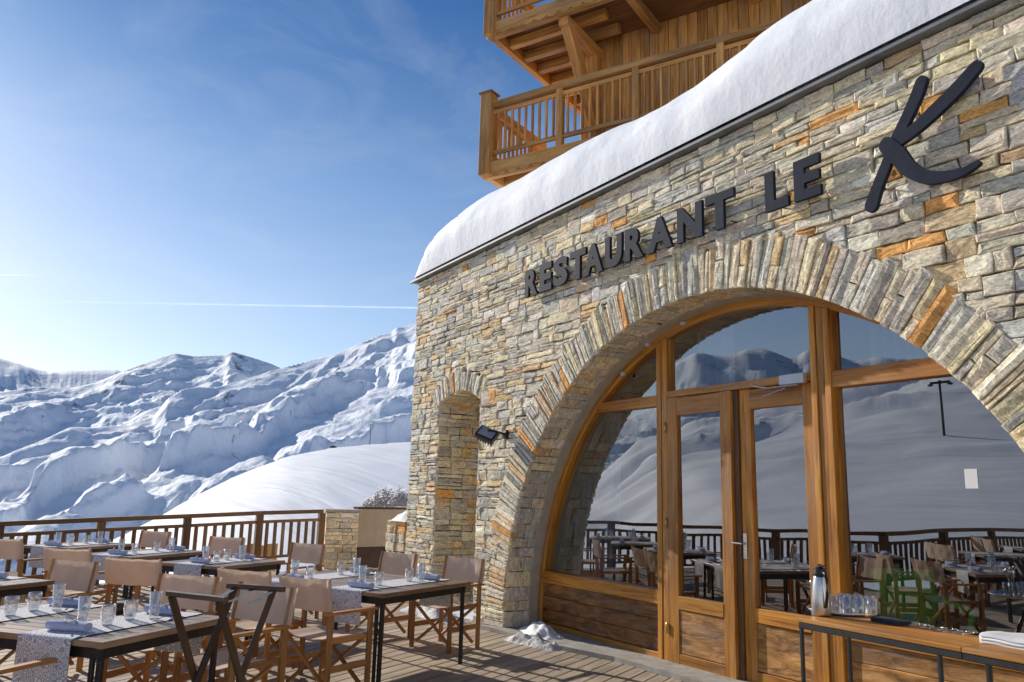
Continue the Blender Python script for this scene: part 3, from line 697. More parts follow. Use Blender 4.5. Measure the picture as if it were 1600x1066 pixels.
# threshold
mb = MB(); mb.poly([(-8.9, 5.02, .001), (-7.4, 5.12, .001), (-6.6, 5.3, .001), (-4.5, 5.33, .001), (-1.2, 5.3, .001), (-1.2, 5.74, .001), (-8.55, 5.74, .001), (-8.6, 5.2, .001)], (0, 0, .045)); mb.build('threshold', 'concrete', rest)
# dim room behind the glass
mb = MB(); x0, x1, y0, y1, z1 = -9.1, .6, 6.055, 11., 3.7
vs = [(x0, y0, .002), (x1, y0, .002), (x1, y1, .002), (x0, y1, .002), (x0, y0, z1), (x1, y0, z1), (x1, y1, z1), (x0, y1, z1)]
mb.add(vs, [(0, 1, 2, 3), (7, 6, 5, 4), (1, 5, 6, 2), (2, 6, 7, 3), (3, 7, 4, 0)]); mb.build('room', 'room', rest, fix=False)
def curtain(x0, x1, z0, z1, y, n=7):
    mb = MB(); P = []
    for i in range(n*10+1):
        t = i/(n*10); x = x0+(x1-x0)*t; yy = y+.035*math.sin(t*n*2*math.pi)+.015*math.sin(t*n*5.3+1)
        P.append([(x, yy, z0), (x, yy+.004, (z0+z1)/2), (x, yy, z1)])
    mb.grid(P); return mb.build('curtain', 'curtain', rest, True, fix=False)
curtain(-8.5, -7.55, .05, 3.3, 6.15, 8); curtain(-6.25, -5.72, 2.3, 3.5, 6.12, 5); curtain(-4.2, -3.72, 2.35, 3.3, 6.12, 5); curtain(-2.75, -2.2, .05, 2.6, 6.12, 5)

# ---- sign
sign = thing('restaurant_sign', 'dark raised lettering reading RESTAURANT LE K across the stone front', 'sign', (0, FY, 0))
def letter(ch, x0, x1, z0, z1, y=-.09, dep=.034):
    cu = bpy.data.curves.new('t', 'FONT'); cu.body = ch; cu.size = 1; cu.offset = .048; cu.extrude = 0; cu.resolution_u = 4
    ob = bpy.data.objects.new('t', cu); col.objects.link(ob)
    bpy.context.view_layer.update()
    me = bpy.data.meshes.new_from_object(ob.evaluated_get(bpy.context.evaluated_depsgraph_get()))
    bpy.data.objects.remove(ob)
    bm = bmesh.new(); bm.from_mesh(me)
    bmesh.ops.remove_doubles(bm, verts=bm.verts, dist=1e-5)
    xs = [v.co.x for v in bm.verts]; ys = [v.co.y for v in bm.verts]
    for v in bm.verts:
        v.co = Vector((x0+(v.co.x-min(xs))/(max(xs)-min(xs))*(x1-x0), y-dep/2, z0+(v.co.y-min(ys))/(max(ys)-min(ys))*(z1-z0)))
    bmesh.ops.dissolve_limit(bm, angle_limit=.01, verts=bm.verts, edges=bm.edges)
    g = bmesh.ops.extrude_face_region(bm, geom=bm.faces[:])
    bmesh.ops.translate(bm, verts=[e for e in g['geom'] if isinstance(e, bmesh.types.BMVert)], vec=(0, dep, 0))
    bmesh.ops.recalc_face_normals(bm, faces=bm.faces); bm.to_mesh(me); bm.free()
    me.polygons.foreach_set('use_smooth', [False]*len(me.polygons)); me.name = 'letter'; me.materials.clear(); me.materials.append(M_['letter'])
    o = bpy.data.objects.new('letter', me); col.objects.link(o); o.parent = sign
    for px in (x0+.06, x1-.06):
        s_ = MB(); s_.tube([(px, y+dep/2-.003, z0+.05), (px, .02, z0+.05)], .006); s_.build('standoff', 'iron', o)
ZB, ZT = 3.945, 4.285
for ch, a, b in (('R', -8.1, -7.83), ('E', -7.775, -7.53), ('S', -7.49, -7.21), ('T', -7.165, -6.87), ('A', -6.9, -6.57), ('U', -6.525, -6.25), ('R', -6.2, -5.915), ('A', -5.85, -5.5), ('N', -5.43, -5.105), ('T', -5.06, -4.72), ('L', -4.375, -4.14), ('E', -4.08, -3.83)):
    letter(ch, a, b, ZB, ZT)
mb = MB()
def stroke(pts, ws, y0, y1):
    # smooth variable-width brush stroke
    Pn = []; n = len(pts)
    for i in range(n-1):
        for k in range(6):
            t = k/6; p0, p1, p2, p3 = pts[max(i-1, 0)], pts[i], pts[i+1], pts[min(i+2, n-1)]
            f = lambda a, b, c, d: .5*((2*b)+(-a+c)*t+(2*a-5*b+4*c-d)*t*t+(-a+3*b-3*c+d)*t**3)
            Pn.append((f(p0[0], p1[0], p2[0], p3[0]), f(p0[1], p1[1], p2[1], p3[1]), ws[i]+(ws[i+1]-ws[i])*t))
    Pn.append((*pts[-1], ws[-1]))
    Lf = []; Rt = []
    for i, (x, z, w_) in enumerate(Pn):
        a, b = Pn[max(i-1, 0)], Pn[min(i+1, len(Pn)-1)]; dx, dz = b[0]-a[0], b[1]-a[1]; l = math.hypot(dx, dz) or 1
        Lf.append((x-dz/l*w_/2, z+dx/l*w_/2)); Rt.append((x+dz/l*w_/2, z-dx/l*w_/2))
    def cap(p, q, sgn):
        cx, cz = (p[0]+q[0])/2, (p[1]+q[1])/2; r = math.hypot(p[0]-q[0], p[1]-q[1])/2; a0 = math.atan2(p[1]-cz, p[0]-cx)
        return [(cx+r*math.cos(a0+sgn*math.pi*k/6), cz+r*math.sin(a0+sgn*math.pi*k/6)) for k in range(1, 6)]
    out = Lf + cap(Lf[-1], Rt[-1], -1) + Rt[::-1] + cap(Rt[0], Lf[0], -1)
    n = len(out); m = len(Pn)
    mb.poly([(x, y0, z) for x, z in out], (0, y1-y0, 0))
stroke([(-2.975, 4.5), (-3.02, 4.41), (-3.095, 4.29), (-3.19, 4.15), (-3.275, 3.996), (-3.36, 3.842), (-3.415, 3.72)], [.085, .09, .085, .085, .078, .082, .1], -.105, -.066)
stroke([(-2.60, 4.435), (-2.74, 4.335), (-2.9, 4.245), (-3.05, 4.17), (-3.2, 4.13)], [.085, .1, .1, .085, .1], -.108, -.069)
stroke([(-3.26, 4.13), (-3.18, 4.02), (-3.1, 3.89), (-2.985, 3.795), (-2.85, 3.755), (-2.735, 3.75), (-2.64, 3.775)], [.12, .125, .11, .095, .075, .055, .035], -.111, -.072)
mb.lathe([(0, .0), (.02, .0), (.02, .12), (0, .12)], 8, (-3.19, -.07, 4.08)) if False else None
kO = mb.build('letter', 'letter', sign)
for x, z in ((-3.36, 3.85), (-2.8, 4.3), (-2.95, 3.79)):
    s_ = MB(); s_.tube([(x, -.06, z), (x, .02, z)], .008); s_.build('standoff', 'iron', kO)

# ---- snow on the roof
def tz(x): return np.interp(x, [-11.5, -11.3, -10.9, -10.2, -9.2, -8.05, -7.1, -6.4, -5.8, -5.4, -5.0, -4.6, -4.2, -3.2, 2.6], [5.0, 5.36, 5.68, 5.82, 5.81, 5.78, 5.75, 5.7, 5.64, 5.63, 5.7, 5.8, 5.83, 5.86, 5.86])
mb = MB(); P = []
xs = np.concatenate([np.linspace(-11.37, -10.4, 40), np.linspace(-10.37, -2.5, 240), np.linspace(-2.4, 2.6, 30)])
ys = np.concatenate([[0], np.linspace(0.0, .5, 34)[1:]**1.0, np.linspace(.53, 6.4, 34)])
XX, YY = np.meshgrid(xs, ys, indexing='ij')
top = np.array([tz(x) for x in xs])[:, None] - (WZ+.05) + .1
front_w = .74 + .12*fbm(XX/1.3, XX*0+3, 61, 2)
sN = np.clip(YY/front_w, 0, 1); pf = (1-(1-sN)**2.6)**(1/2.3)
endf = np.clip((XX+11.36)/.95, 0, 1); 
hh = top*pf*(1-(1-endf)**3)**.5
hh = hh + fbm(XX/.9, YY/.7, 62, 3)*.045*np.clip(hh*3, 0, 1) + fbm(XX/.2, YY/.3, 63, 3)*.006*np.clip(hh*4, 0, 1) - .035*np.clip(np.sin((hh+.1*fbm(XX/1.5, XX*0, 64, 3))*26), 0, 1)**3*np.clip(hh*3, 0, 1)*(1-sN) + .05*np.clip(YY-.5, 0, 6)
# layered ledges on the cut face
fy = FY-.115 + YY - .1*np.sin(np.clip(hh/.8, 0, 1)*math.pi)*(.5+.5*fbm(XX/.9, hh*2, 65, 3))*(1-sN)**.5
V3 = np.stack([XX, fy, WZ+.052+np.maximum(hh, 0)], -1)
mb.grid([[tuple(V3[i, j]) for j in range(len(ys))] for i in range(len(xs))])
o = mb.build('roof_snow', 'snow', None, True); tag(o, 'thick smooth drift of white snow along the edge of the stone roof', 'snow')

# ---- floodlight on the wall
fl = thing('floodlight', 'small black floodlight fixed to the stone wall beside the arch', 'lamp', (-8.6, FY, 2.32))
mb = MB(); mb.box(-.05, .05, -.05, .03, -.05, .05); mb.tube([(0, -.04, 0), (-.02, -.16, .03), (-.09, -.22, .04)], .014); mb.build('bracket', 'blackplastic', fl)
mb = MB(); mb.box(-.125, .125, -.035, .035, -.09, .09, 0, 0, .012); hd = mb.build('lamp_head', 'blackplastic', fl); hd.location = (-.13, -.21, -.01); hd.rotation_euler = (R(-38), R(22), R(38))
mb = MB(); mb.box(-.1, .1, -.041, -.0365, -.06, .075, 0, 0, .001); mb.build('lamp_glass', 'lampglass', hd)
mb = MB()
for k in range(6): mb.box(-.1+.037*k, -.085+.037*k, .036, .085, -.08, .06, 2, 0)
mb.build('cooling_fins', 'blackplastic', hd)
# notice on the pane
mb = MB(); mb.add([(-3.24, GY+.031, 1.715), (-3.15, GY+.031, 1.715), (-3.15, GY+.031, 1.85), (-3.24, GY+.031, 1.85)], [(0, 1, 2, 3)]); o = mb.build('paper_notice', 'paper', None, fix=False)
tag(o, 'small blank white paper notice stuck on the right-hand window pane', 'notice')

# ---- low garden wall left of the building
lw = thing('garden_wall', 'low rough stone wall running left from the foot of the restaurant corner', 'wall', (0, 0, 0))
mb = MB(); mb.box(-12.14, WX0-.04, FY+.03, FY+.5, 0, 1.12); mb.build('core', 'mortar', lw)
mb = MB()
for q in rubble(-12.17, WX0-.05, 0, 1.15, band=(.1, .2), ln=(.08, .26)): add_stone(mb, q, front, proud=(0, .05))
for q in rubble(FY, FY+.5, 0, 1.15, band=(.1, .2), ln=(.08, .26)): add_stone(mb, q, lambda u, v, d: (-12.15-d, u, v))
for q in rubble(-12.17, WX0-.05, FY, FY+.5, ln=(.2, .4)): add_stone(mb, q, lambda u, v, d: (u, v, 1.13+d*.5))
mb.build('stones', 'stone', lw, fix=False)
def lump(name, cx, cy, z0, rx, ry, h, label, cat='snow', mat='snow', n=36, rough=.25, seed=1, rz=0):
    mb = MB(); P = []
    for i in range(n+1):
        row = []
        for j in range(n+1):
            u, v = i/n*2-1, j/n*2-1
            f = max(0, 1-u*u)*max(0, 1-v*v)
            zz = h*f**.8*(1+1.5*rough*float(fbm(np.array(u*2.6+seed), np.array(v*2.), seed, 3)))
            row.append((u*rx, v*ry, max(zz, 0)-.02))
        P.append(row)
    mb.grid(P); o = mb.build(name, mat, None, True, fix=False); o.location = (cx, cy, z0); o.rotation_euler = (0, 0, rz); return tag(o, label, cat)
lump('snow_heap', -11.72, FY+.22, 1.16, .3, .26, .2, 'small heap of snow lying on top of the low garden wall', seed=3)
lump('snow_heap', -8.0, 5.36, .02, .46, .22, .13, 'half melted snow heap in the shaded foot of the arch', mat='snow', rough=.42, seed=5, rz=R(-15))
lump('snow_patch', -7.7, 5.08, .012, .42, .14, .07, 'dirty snow patch along the stone threshold before the left panel', mat='dirtysnow', rough=1.2, seed=7, rz=R(12))
lump('snow_bank', -9.9, 4.95, .0, .75, .22, .13, 'low snow bank on the deck at the foot of the niche', mat='dirtysnow', rough=.9, seed=12)

# ------------------------------------------------------------------ deck
U = R(118.5); du = np.array([math.cos(U), math.sin(U)]); dv = np.array([-math.sin(U), math.cos(U)])
rail_px = [(1, 815, 0), (159.7, 808.5, 1), (293.9, 803.5, 2), (406.6, 798.8, 3), (503.5, 796.2, 4)]
RP = [at_depth(x, y, 12.*(1+.0913*k)) for x, y, k in rail_px]
r0 = RP[0]; step = (RP[4]-RP[0])/4
ext = [r0 - step*1.0, r0-step*2.0]
deck_poly = [(2.6, 5.4), (2.6, -12), (-6.5, -12), (-9.6, -8.5), (-9.2, -2.2), (ext[1].x-.12, ext[1].y-.05), (RP[4].x-.25, RP[4].y+.1), (-16.5, 7.2), (-12.6, 7.2), (-11.6, 5.22), (-8.9, 5.22), (-8.2, 5.4)]
def clip_poly_convexish(poly, P):
    return poly
mb = MB()
def inside(x, y):
    c_ = False; n = len(deck_poly); j = n-1
    for i in range(n):
        xi, yi = deck_poly[i]; xj, yj = deck_poly[j]
        if (yi > y) != (yj > y) and x < (xj-xi)*(y-yi)/(yj-yi)+xi: c_ = not c_
        j = i
    return c_
vv = -20.
while vv < 24:
    wd = .142; s_in = None; prev = False
    for s in np.arange(-24, 24, .06):
        pc = du*s + dv*(vv+wd/2); ins = inside(*pc)
        if ins and not prev: s_in = s
        if (not ins) and prev:
            a0 = s_in; 
            while a0 < s - 1e-6:
                ln = ru(2.6, 4.2); b0 = min(a0+ln, s)
                p0 = du*(a0+.0015)+dv*(vv+wd/2); p1 = du*(b0-.0015)+dv*(vv+wd/2); zj = ru(-.0015, .0015)
                mb.bar((p0[0], p0[1], -.015+zj), (p1[0], p1[1], -.015+zj), wd-.011, .03, (0, 0, 1), .004, .16); a0 = b0
        prev = ins
    vv += wd
o = mb.build('deck', 'deck'); tag(o, kind='structure')
mb = MB(); mb.poly([(x, y, -.32) for x, y in deck_poly], (0, 0, .28)); o = mb.build('deck_base', 'darkwood'); tag(o, kind='structure')

# ------------------------------------------------------------------ terrace railing
def railing(points, label, lean_posts=True, zt=None):
    t = thing('terrace_railing', label, 'railing')
    mb = MB(); mb2 = MB(); mb3 = MB()
    for a, b in zip(points[:-1], points[1:]):
        mb.bar(a - Vector((0, 0, .035)), b - Vector((0, 0, .035)), .11, .07)
        lo = Vector((0, 0, .2)); mb2.bar(a - lo, b - lo, .06, .055); lo = Vector((0, 0, .86)); mb3.bar(a - lo, b - lo, .06, .05)
    mb.build('handrail', 'rail', t); mb2.build('upper_rail', 'rail', t); mb3.build('lower_rail', 'rail', t)
    for i, p in enumerate(points):
        m_ = MB(); m_.bar((p.x, p.y, -.02), (p.x, p.y, p.z-.072), .125, .125, (0, 1, 0)); m_.build('post', 'rail', t)
    for a, b in zip(points[:-1], points[1:]):
        n = max(2, int(round((b-a).length/.178)))
        for k in range(1, n):
            q = a + (b-a)*(k/n); m_ = MB(); m_.bar((q.x, q.y, q.z-.84), (q.x, q.y, q.z-.225), .04, .06, (b-a).normalized()); m_.build('baluster', 'rail', t)
    return t
railing([ext[1], ext[0]] + RP, 'brown timber railing with upright balusters along the valley side of the terrace')
c1 = Vector((-9.35, -2.3, 1.02)); dirn = (c1-ext[1]); 
pts = [ext[1] + dirn*(k/3) for k in range(4)]; pts += [c1 + (Vector((-9.75, -8.4, 1.02))-c1)*(k/3) for k in (1, 2, 3)]
railing(pts, 'brown timber railing on the far side of the terrace, seen mirrored in the windows')

# stone pillar and rendered wall at the end of the railing
ue = (RP[4]-RP[3]).normalized(); ang = math.atan2(ue.y, ue.x)
pp = at_depth(534, 796, 17.1)
pil = thing('stone_pillar', 'square stone pillar closing the end of the terrace railing', 'pillar', (pp.x, pp.y, 0), R(76))
hp = pp.z+.0; s_ = .33
mb = MB(); mb.box(-s_+.03, s_-.03, -s_+.03, s_-.03, 0, hp-.06, 2); mb.build('core', 'mortar', pil)
mb = MB()
for q in rubble(-s_, s_, 0, hp-.06, ln=(.16, .4)):
    add_stone(mb, q, lambda u, v, d: (-s_-d*.6, u, v))
for q in rubble(-s_, s_, 0, hp-.06, ln=(.16, .4)):
    add_stone(mb, q, lambda u, v, d: (u, s_+d*.6, v)); 
for q in rubble(-s_, s_, 0, hp-.06, ln=(.16, .4)):
    add_stone(mb, q, lambda u, v, d: (u, -s_-d*.6, v))
mb.build('stones', 'stone', pil, fix=False)
mb = MB(); mb.box(-s_-.03, s_+.03, -s_-.03, s_+.03, hp-.055, hp, 0); mb.build('cap', 'concrete', pil)
wa = at_depth(561, 793, 17.6); wb = at_depth(652, 792, 18.6); dw = (wb-wa); dw.z = 0
rw = thing('rendered_wall', 'beige rendered parapet wall with a dark brown foot behind the stone pillar', 'wall', (wa.x, wa.y, 0), math.atan2(dw.y, dw.x))
ln = dw.length
mb = MB(); mb.box(0, ln, 0, .2, wa.z-.84, wa.z-.03); mb.build('render', 'beige', rw)
mb = MB(); mb.box(-.01, ln+.01, -.02, .22, wa.z-.028, wa.z+.01); mb.build('coping', 'brownpaint', rw)
mb = MB(); mb.box(0, ln, .004, .2, -.6, wa.z-.842); mb.build('plinth', 'brownpaint', rw)
# orange wooden fence beyond the railing
fa = at_depth(372, 851, 19.5); fb = at_depth(436, 851, 20.5)
of = thing('wooden_fence', 'short sunlit orange board fence standing in the snow behind the railing', 'fence', (fa.x, fa.y, fa.z-.75), math.atan2(fb.y-fa.y, fb.x-fa.x))
n = 7; ln = (fb-fa).length
for k in range(n):
    mb = MB(); mb.box(k*ln/n, (k+.82)*ln/n, 0, .04, 0, .75+ru(-.06, .04), 2); mb.build('board', 'orangewood', of)
mb = MB(); mb.box(-.05, ln, .042, .09, .5, .58); mb.build('fence_rail', 'orangewood', of)
# scrub poking out of the snow
def shrub(px, py, dep, w_, h_, label, n=260):
    b = at_depth(px, py, dep); t = thing('dry_shrub', label, 'shrub', (b.x, b.y, b.z-.1))
    mb = MB(); mb2 = MB()
    for k in range(n):
        x, y = ru(-w_, w_), ru(-w_*.5, w_*.5); hh_ = h_*ru(.3, 1)*(1-(x/w_)**2*.6)
        lean = Vector((ru(-.35, .35), ru(-.35, .35), 1)).normalized()*hh_
        p0 = Vector((x, y, 0)); mb.tube([p0, p0+lean*.6+Vector((ru(-.05, .05), ru(-.05, .05), 0)), p0+lean], [.016, .012, .005], 4)
        for q in range(4):
            p = p0+lean*ru(.35, 1); e = Vector((ru(-1, 1), ru(-1, 1), ru(.1, 1))).normalized()*hh_*.3; mb.tube([p, p+e], [.009, .004], 3)
            if rnd() < .6:
                c_ = p+e; r = ru(.04, .09); mb2.add([c_+Vector((r, 0, 0)), c_+Vector((0, r, r*.4)), c_+Vector((-r, 0, 0)), c_+Vector((0, -r, -r*.4))], [(0, 1, 2, 3)])
    mb.build('twigs', 'twig', t); tag(mb2.build('snow_tufts', 'snow', t, fix=False), kind='stuff')
shrub(618, 786, 26., 1.0, .62, 'bare brown shrub dusted with snow behind the rendered wall'); shrub(592, 788, 27., .7, .4, 'low bare scrub poking out of the snow left of the bigger shrub', 120)
b = at_depth(511, 711, 62)
mb = MB()
for k in range(3): mb.lathe([(0, -.3), (.5, -.2), (.55, .2), (.3, .55), (0, .62)], 9, (ru(-.4, .4), ru(-.4, .4), ru(-.2, .1)))
for i, v in enumerate(mb.v): mb.v[i] = (v[0]*ru(.85, 1.15), v[1]*ru(.85, 1.15), v[2]*ru(.85, 1.15))
o = mb.build('boulder', 'rock'); o.location = (b.x, b.y, ground_z(b.x, b.y)); tag(o, 'dark boulder sticking out on the crest of the white snow knoll', 'rock')
# pylons on the slopes
def mast(px, py, dep, hgt, label):
    b = at_depth(px, py, dep); t = thing('lift_mast', label, 'mast', b); mb = MB(); mb.tube([(0, 0, -20), (0, 0, hgt)], [hgt*.03, hgt*.02], 6); mb.build('pole', 'iron', t)
    mb = MB(); mb.bar((-hgt*.25, 0, hgt*.95), (hgt*.25, 0, hgt*.95), hgt*.04, hgt*.04); mb.build('crossarm', 'iron', t)
mast(578, 690, 420, 9, 'thin lift mast standing beyond the snow knoll')

def hit(px, py):
    """where the mirrored view through a pixel meets the opposite slope"""
    d = ray(px, py); d = Vector((d[0], -d[1], d[2])); d /= math.hypot(d.x, d.y); o_ = Vector((0, 2*(GY+.035), H)); t_ = 45.
    while t_ < 700:
        p = o_ + d*t_
        if ground_z(p.x, p.y) > p.z: p.z = ground_z(p.x, p.y); return p
        t_ += 1.
    return None
b = hit(1480, 696)
if b:
    t = thing('lift_mast', 'ski lift mast on the slope mirrored in the right-hand window', 'mast', b); hg = b.length*.066
    mb = MB(); mb.tube([(0, 0, -2), (0, 0, hg)], [hg*.03, hg*.022], 8); mb.build('pole', 'iron', t)
    mb = MB(); mb.bar((-hg*.2, 0, hg*.96), (hg*.2, 0, hg*.96), hg*.035, hg*.04); mb.lathe([(0, 0), (hg*.05, 0), (hg*.05, hg*.03), (0, hg*.03)], 8, (-hg*.2, 0, hg*.91)); mb.lathe([(0, 0), (hg*.05, 0), (hg*.05, hg*.03), (0, hg*.03)], 8, (hg*.2, 0, hg*.91)); mb.build('crossarm', 'iron', t)
# contrails
def contrail(p0, p1, dep, wd, label, fade):
    a = at_depth(*p0, dep); b = at_depth(*p1, dep); mb = MB(); P = []; G = []
    for i in range(41):
        t = i/40; c_ = a+(b-a)*t; f = min(1, .15+t*1.2) if fade else min(1, (1-t)*1.5)
        P.append([c_+Vector((0, 0, -wd)), c_, c_+Vector((0, 0, wd))]); G.append([(f, -1, 0), (f, 0, 0), (f, 1, 0)])
    mb.grid(P, G); o = mb.build('contrail', 'contrail', None, True, fix=False); tag(o, label, 'contrail')
contrail((60, 471), (700, 482), 9500, 15, 'long thin white vapour trail low over the mountains', True)
contrail((-40, 430), (78, 430), 9500, 11, 'short faint vapour trail at the left edge of the sky', False)

# ------------------------------------------------------------------ chalet above
ch = thing('wooden_chalet', 'larch clad chalet with wrap-around wooden balconies rising above the stone roof', 'building', (-10.54, 5.80, 0), R(25.5))
zd, zu = 6.71, 9.13
LX, LY = 13., 8.
def plank_wall(x0, x1, z0, z1, y, w_=.16):
    mb = MB(); x = x0
    while x < x1:
        mb.box(x, min(x+w_-.006, x1), y+ru(-.004, .004), y+.04, z0, z1, 2, .22, .006); x += w_
    return mb
wl = plank_wall(1.15, LX, 4.9, 12.2, 1.3); 
wo_ = wl.build('wall', 'chalet', ch)
mb = MB(); y = 1.35
while y < LY: mb.box(1.15, 1.19, y, y+.154, 4.9, 12.2, 2, .22, .006); y += .16
mb.build('side_wall', 'chalet', ch)
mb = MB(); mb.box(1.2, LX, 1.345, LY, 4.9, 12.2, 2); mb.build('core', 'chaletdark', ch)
mb = MB(); mb.box(1.08, 1.3, 1.2, 1.42, 4.9, 12.2, 2); mb.build('corner_post', 'chalet', ch)
def scallop(mb, p0, p1, z0, z1, nrm, n):
    """fascia board with a scalloped lower edge"""
    p0 = Vector(p0); p1 = Vector(p1); pts = []
    for i in range(n*6+1):
        t = i/(n*6); k = abs(math.sin(t*n*math.pi)); q = p0+(p1-p0)*t; pts.append((q.x, q.y, z0-.05*k))
    pts += [(p1.x, p1.y, z1), (p0.x, p0.y, z1)]
    mb.poly(pts, nrm)
def balcony(z, full, side_len):
    b = MB(); b.box(0.02, LX, .02, 1.29, z-.05, z-.0, 0); b.box(.02, 1.14, 1.295, side_len, z-.05, z-.001, 1)
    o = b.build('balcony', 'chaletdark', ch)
    # floor beams
    m_ = MB()
    m_.bar((0, .06, z-.15), (LX, .06, z-.15), .1, .2); m_.bar((.06, .12, z-.15), (.06, side_len, z-.15), .1, .196)
    m_.build('edge_beam', 'chalet', o)
    for yy in np.arange(.5, side_len, .46):
        if yy > 1.25 or True:
            m_ = MB(); m_.bar((.12, yy, z-.14), (1.14 if yy > 1.3 else 1.9, yy, z-.14), .11, .15); m_.build('joist', 'chalet', o)
    if True:
        for xx in np.arange(2.4, LX, 1.6):
            m_ = MB(); m_.bar((xx, .12, z-.14), (xx, 1.29, z-.14), .12, .16); m_.build('joist', 'chalet', o)
    m_ = MB(); scallop(m_, (0, -.012, 0), (LX, -.012, 0), z-.19, z-.0, (0, .02, 0), int(LX/.22)); scallop(m_, (-.012, 0, 0), (-.012, side_len, 0), z-.19, z-.0, (.02, 0, 0), int(side_len/.22)); m_.build('fascia', 'chalet', o)
    # corner post
    m_ = MB(); m_.box(-.06, .14, -.06, .14, z-.2, z+1.17, 2); m_.lathe([(.0, -.08), (.07, -.05), (.1, 0)], 8, (.04, .04, z-.2)); m_.build('post', 'chalet', o)
    m_ = MB(); m_.box(-.085, .165, -.085, .165, z+1.172, z+1.2, 0); m_.build('post_cap', 'chaletdark', o)
    def run(p0, p1, axis):
        p0 = Vector(p0); p1 = Vector(p1); d = p1-p0; ln = d.length; d.normalize()
        m_ = MB(); m_.bar(p0+Vector((0, 0, z+.97)), p1+Vector((0, 0, z+.97)), .13, .09); m_.build('handrail', 'chalet', o)
        m_ = MB(); m_.bar(p0+Vector((0, 0, z+.85)), p1+Vector((0, 0, z+.85)), .05, .06); m_.bar(p0+Vector((0, 0, z+.16)), p1+Vector((0, 0, z+.16)), .05, .065); m_.build('rails', 'chalet', o)
        s = 1.24; n = int(ln/s)
        for k in range(1, n+1):
            q = p0+d*(k*s)
            if (q-p0).length < ln+.01: m_ = MB(); m_.bar(q+Vector((0, 0, z-.1)), q+Vector((0, 0, z+.925)), .1, .1, d); m_.build('post', 'chalet', o)
        k = .13
        while k < ln-.05:
            if min(abs((k % s)), s-(k % s)) > .07 or k < s*.5:
                q = p0+d*k; m_ = MB(); m_.bar(q+Vector((0, 0, z+.19)), q+Vector((0, 0, z+.82)), .045, .03, d); m_.build('baluster', 'chalet', o)
            k += .124
    run((.12, .04, 0), (full, .04, 0), 0); run((.04, .14, 0), (.04, min(side_len, 1.75), 0), 1)
    return o
balcony(zd, 8.0, 1.9); bu = balcony(zu, 6.0, 5.2)
# knee brace and beam under the upper balcony
mb = MB(); mb.bar((1.35, 1.22, zu-1.6), (1.35, .2, zu-.27), .15, .2, (0, 0, 1)); mb.bar((1.35, 1.2, zu-2.3), (1.35, 1.2, zu-.3), .15, .12, (1, 0, 0)); mb.build('brace', 'chalet', ch)
mb = MB(); mb.bar((1.35, .1, zu-.3), (1.35, 1.3, zu-.3), .16, .16); mb.bar((.1, 2.1, zu-.29), (1.1, 2.1, zu-.29), .14, .16); mb.bar((.6, 2.1, zu-.3), (.6, 4.8, zu-.3), .14, .14); mb.build('beam', 'chalet', ch)
mb = MB(); mb.box(4.35, 5.6, 1.24, 1.3, 8.35, 8.5, 0); mb.box(4.35, 4.47, 1.24, 1.3, 7.2, 8.35, 2); mb.box(5.48, 5.6, 1.24, 1.3, 7.2, 8.35, 2); mb.box(4.35, 5.6, 1.24, 1.3, 7.08, 7.2, 0); wn = mb.build('window', 'chalet', ch)
mb = MB(); mb.box(4.471, 5.479, 1.27, 1.297, 7.201, 8.349); mb.build('pane', 'blackplastic', wn)

# ------------------------------------------------------------------ furniture
def make_chair(k=0):
    sag = (.035, .05, .028, .043)[k]; ph = k*1.7
    t = thing('director_chair', 'x', 'chair'); W = .265; D = .22
    for sx in (-1, 1):
        for sy in (-1, 1):
            m_ = MB(); m_.bar((sx*W, sy*D, 0), (sx*W, sy*D, .625), .028, .05, (0, 1, 0)); m_.build('leg', 'chairwood', t)
        m_ = MB(); m_.bar((sx*W, -D-.05, .637), (sx*W, D+.06, .637), .055, .022); m_.build('armrest', 'chairwood', t)
        m_ = MB(); m_.bar((sx*W, -D+.025, .22), (sx*W, D-.025, .22), .022, .05); m_.bar((sx*(W-.02), -D, .425), (sx*(W-.02), D, .425), .022, .04); m_.build('side_rail', 'chairwood', t)
        m_ = MB(); m_.bar((sx*W, -D+.01, .55), (sx*W, -D-.05, .9), .024, .036, (0, 1, 0)); m_.build('back_post', 'chairwood', t)
    for sy in (-1, 1):
        for s2 in (-1, 1):
            m_ = MB(); m_.bar((-s2*(W-.02), sy*(D-.045)+s2*.014, .06), (s2*(W-.02), sy*(D-.045)+s2*.014, .42), .024, .034, (0, 1, 0)); m_.build('brace', 'chairwood', t)
    m_ = MB(); P = []; Q = []
    for i in range(15):
        u = i/14*2-1; zz = .452-sag*(1-u*u)+.003*math.sin(u*9+ph)
        P.append([(u*(W-.005), v, zz) for v in np.linspace(-D+.02, D-.01, 5)]); Q.append([(u*(W-.005), v, zz-.006) for v in np.linspace(-D+.02, D-.01, 5)])
    m_.grid(P); m_.grid([r[::-1] for r in Q]); m_.build('seat', 'canvas', t, True, fix=False)
    m_ = MB(); P = []; Q = []
    for i in range(17):
        u = i/16*2-1; bow = -(.03+.012*math.sin(ph+1))*(1-u*u)+.004*math.sin(u*7+ph)+.0025*math.sin(u*17+ph*2)
        dz = -.008*(1-u*u)*(1+.6*math.sin(ph)) + .002*math.sin(u*11+ph)
        P.append([(u*(W+.02), -D-.012-.05*(v-.62)/.26+bow+.022+.003*math.sin(v*40+u*6+ph), v+dz) for v in np.linspace(.655, .895, 8)]); Q.append([(u*(W+.02), -D-.012-.05*(v-.62)/.26+bow-.014*(abs(u) > .86)-.004+.003*math.sin(v*40+u*6+ph), v+dz) for v in np.linspace(.655, .895, 8)])
    m_.grid(P); m_.grid([r[::-1] for r in Q])
    for A in (0, -1):   # closed sleeve edges
        m_.grid([P[A], Q[A]])
    m_.build('backrest', 'canvas', t, True, fix=False)
    return t
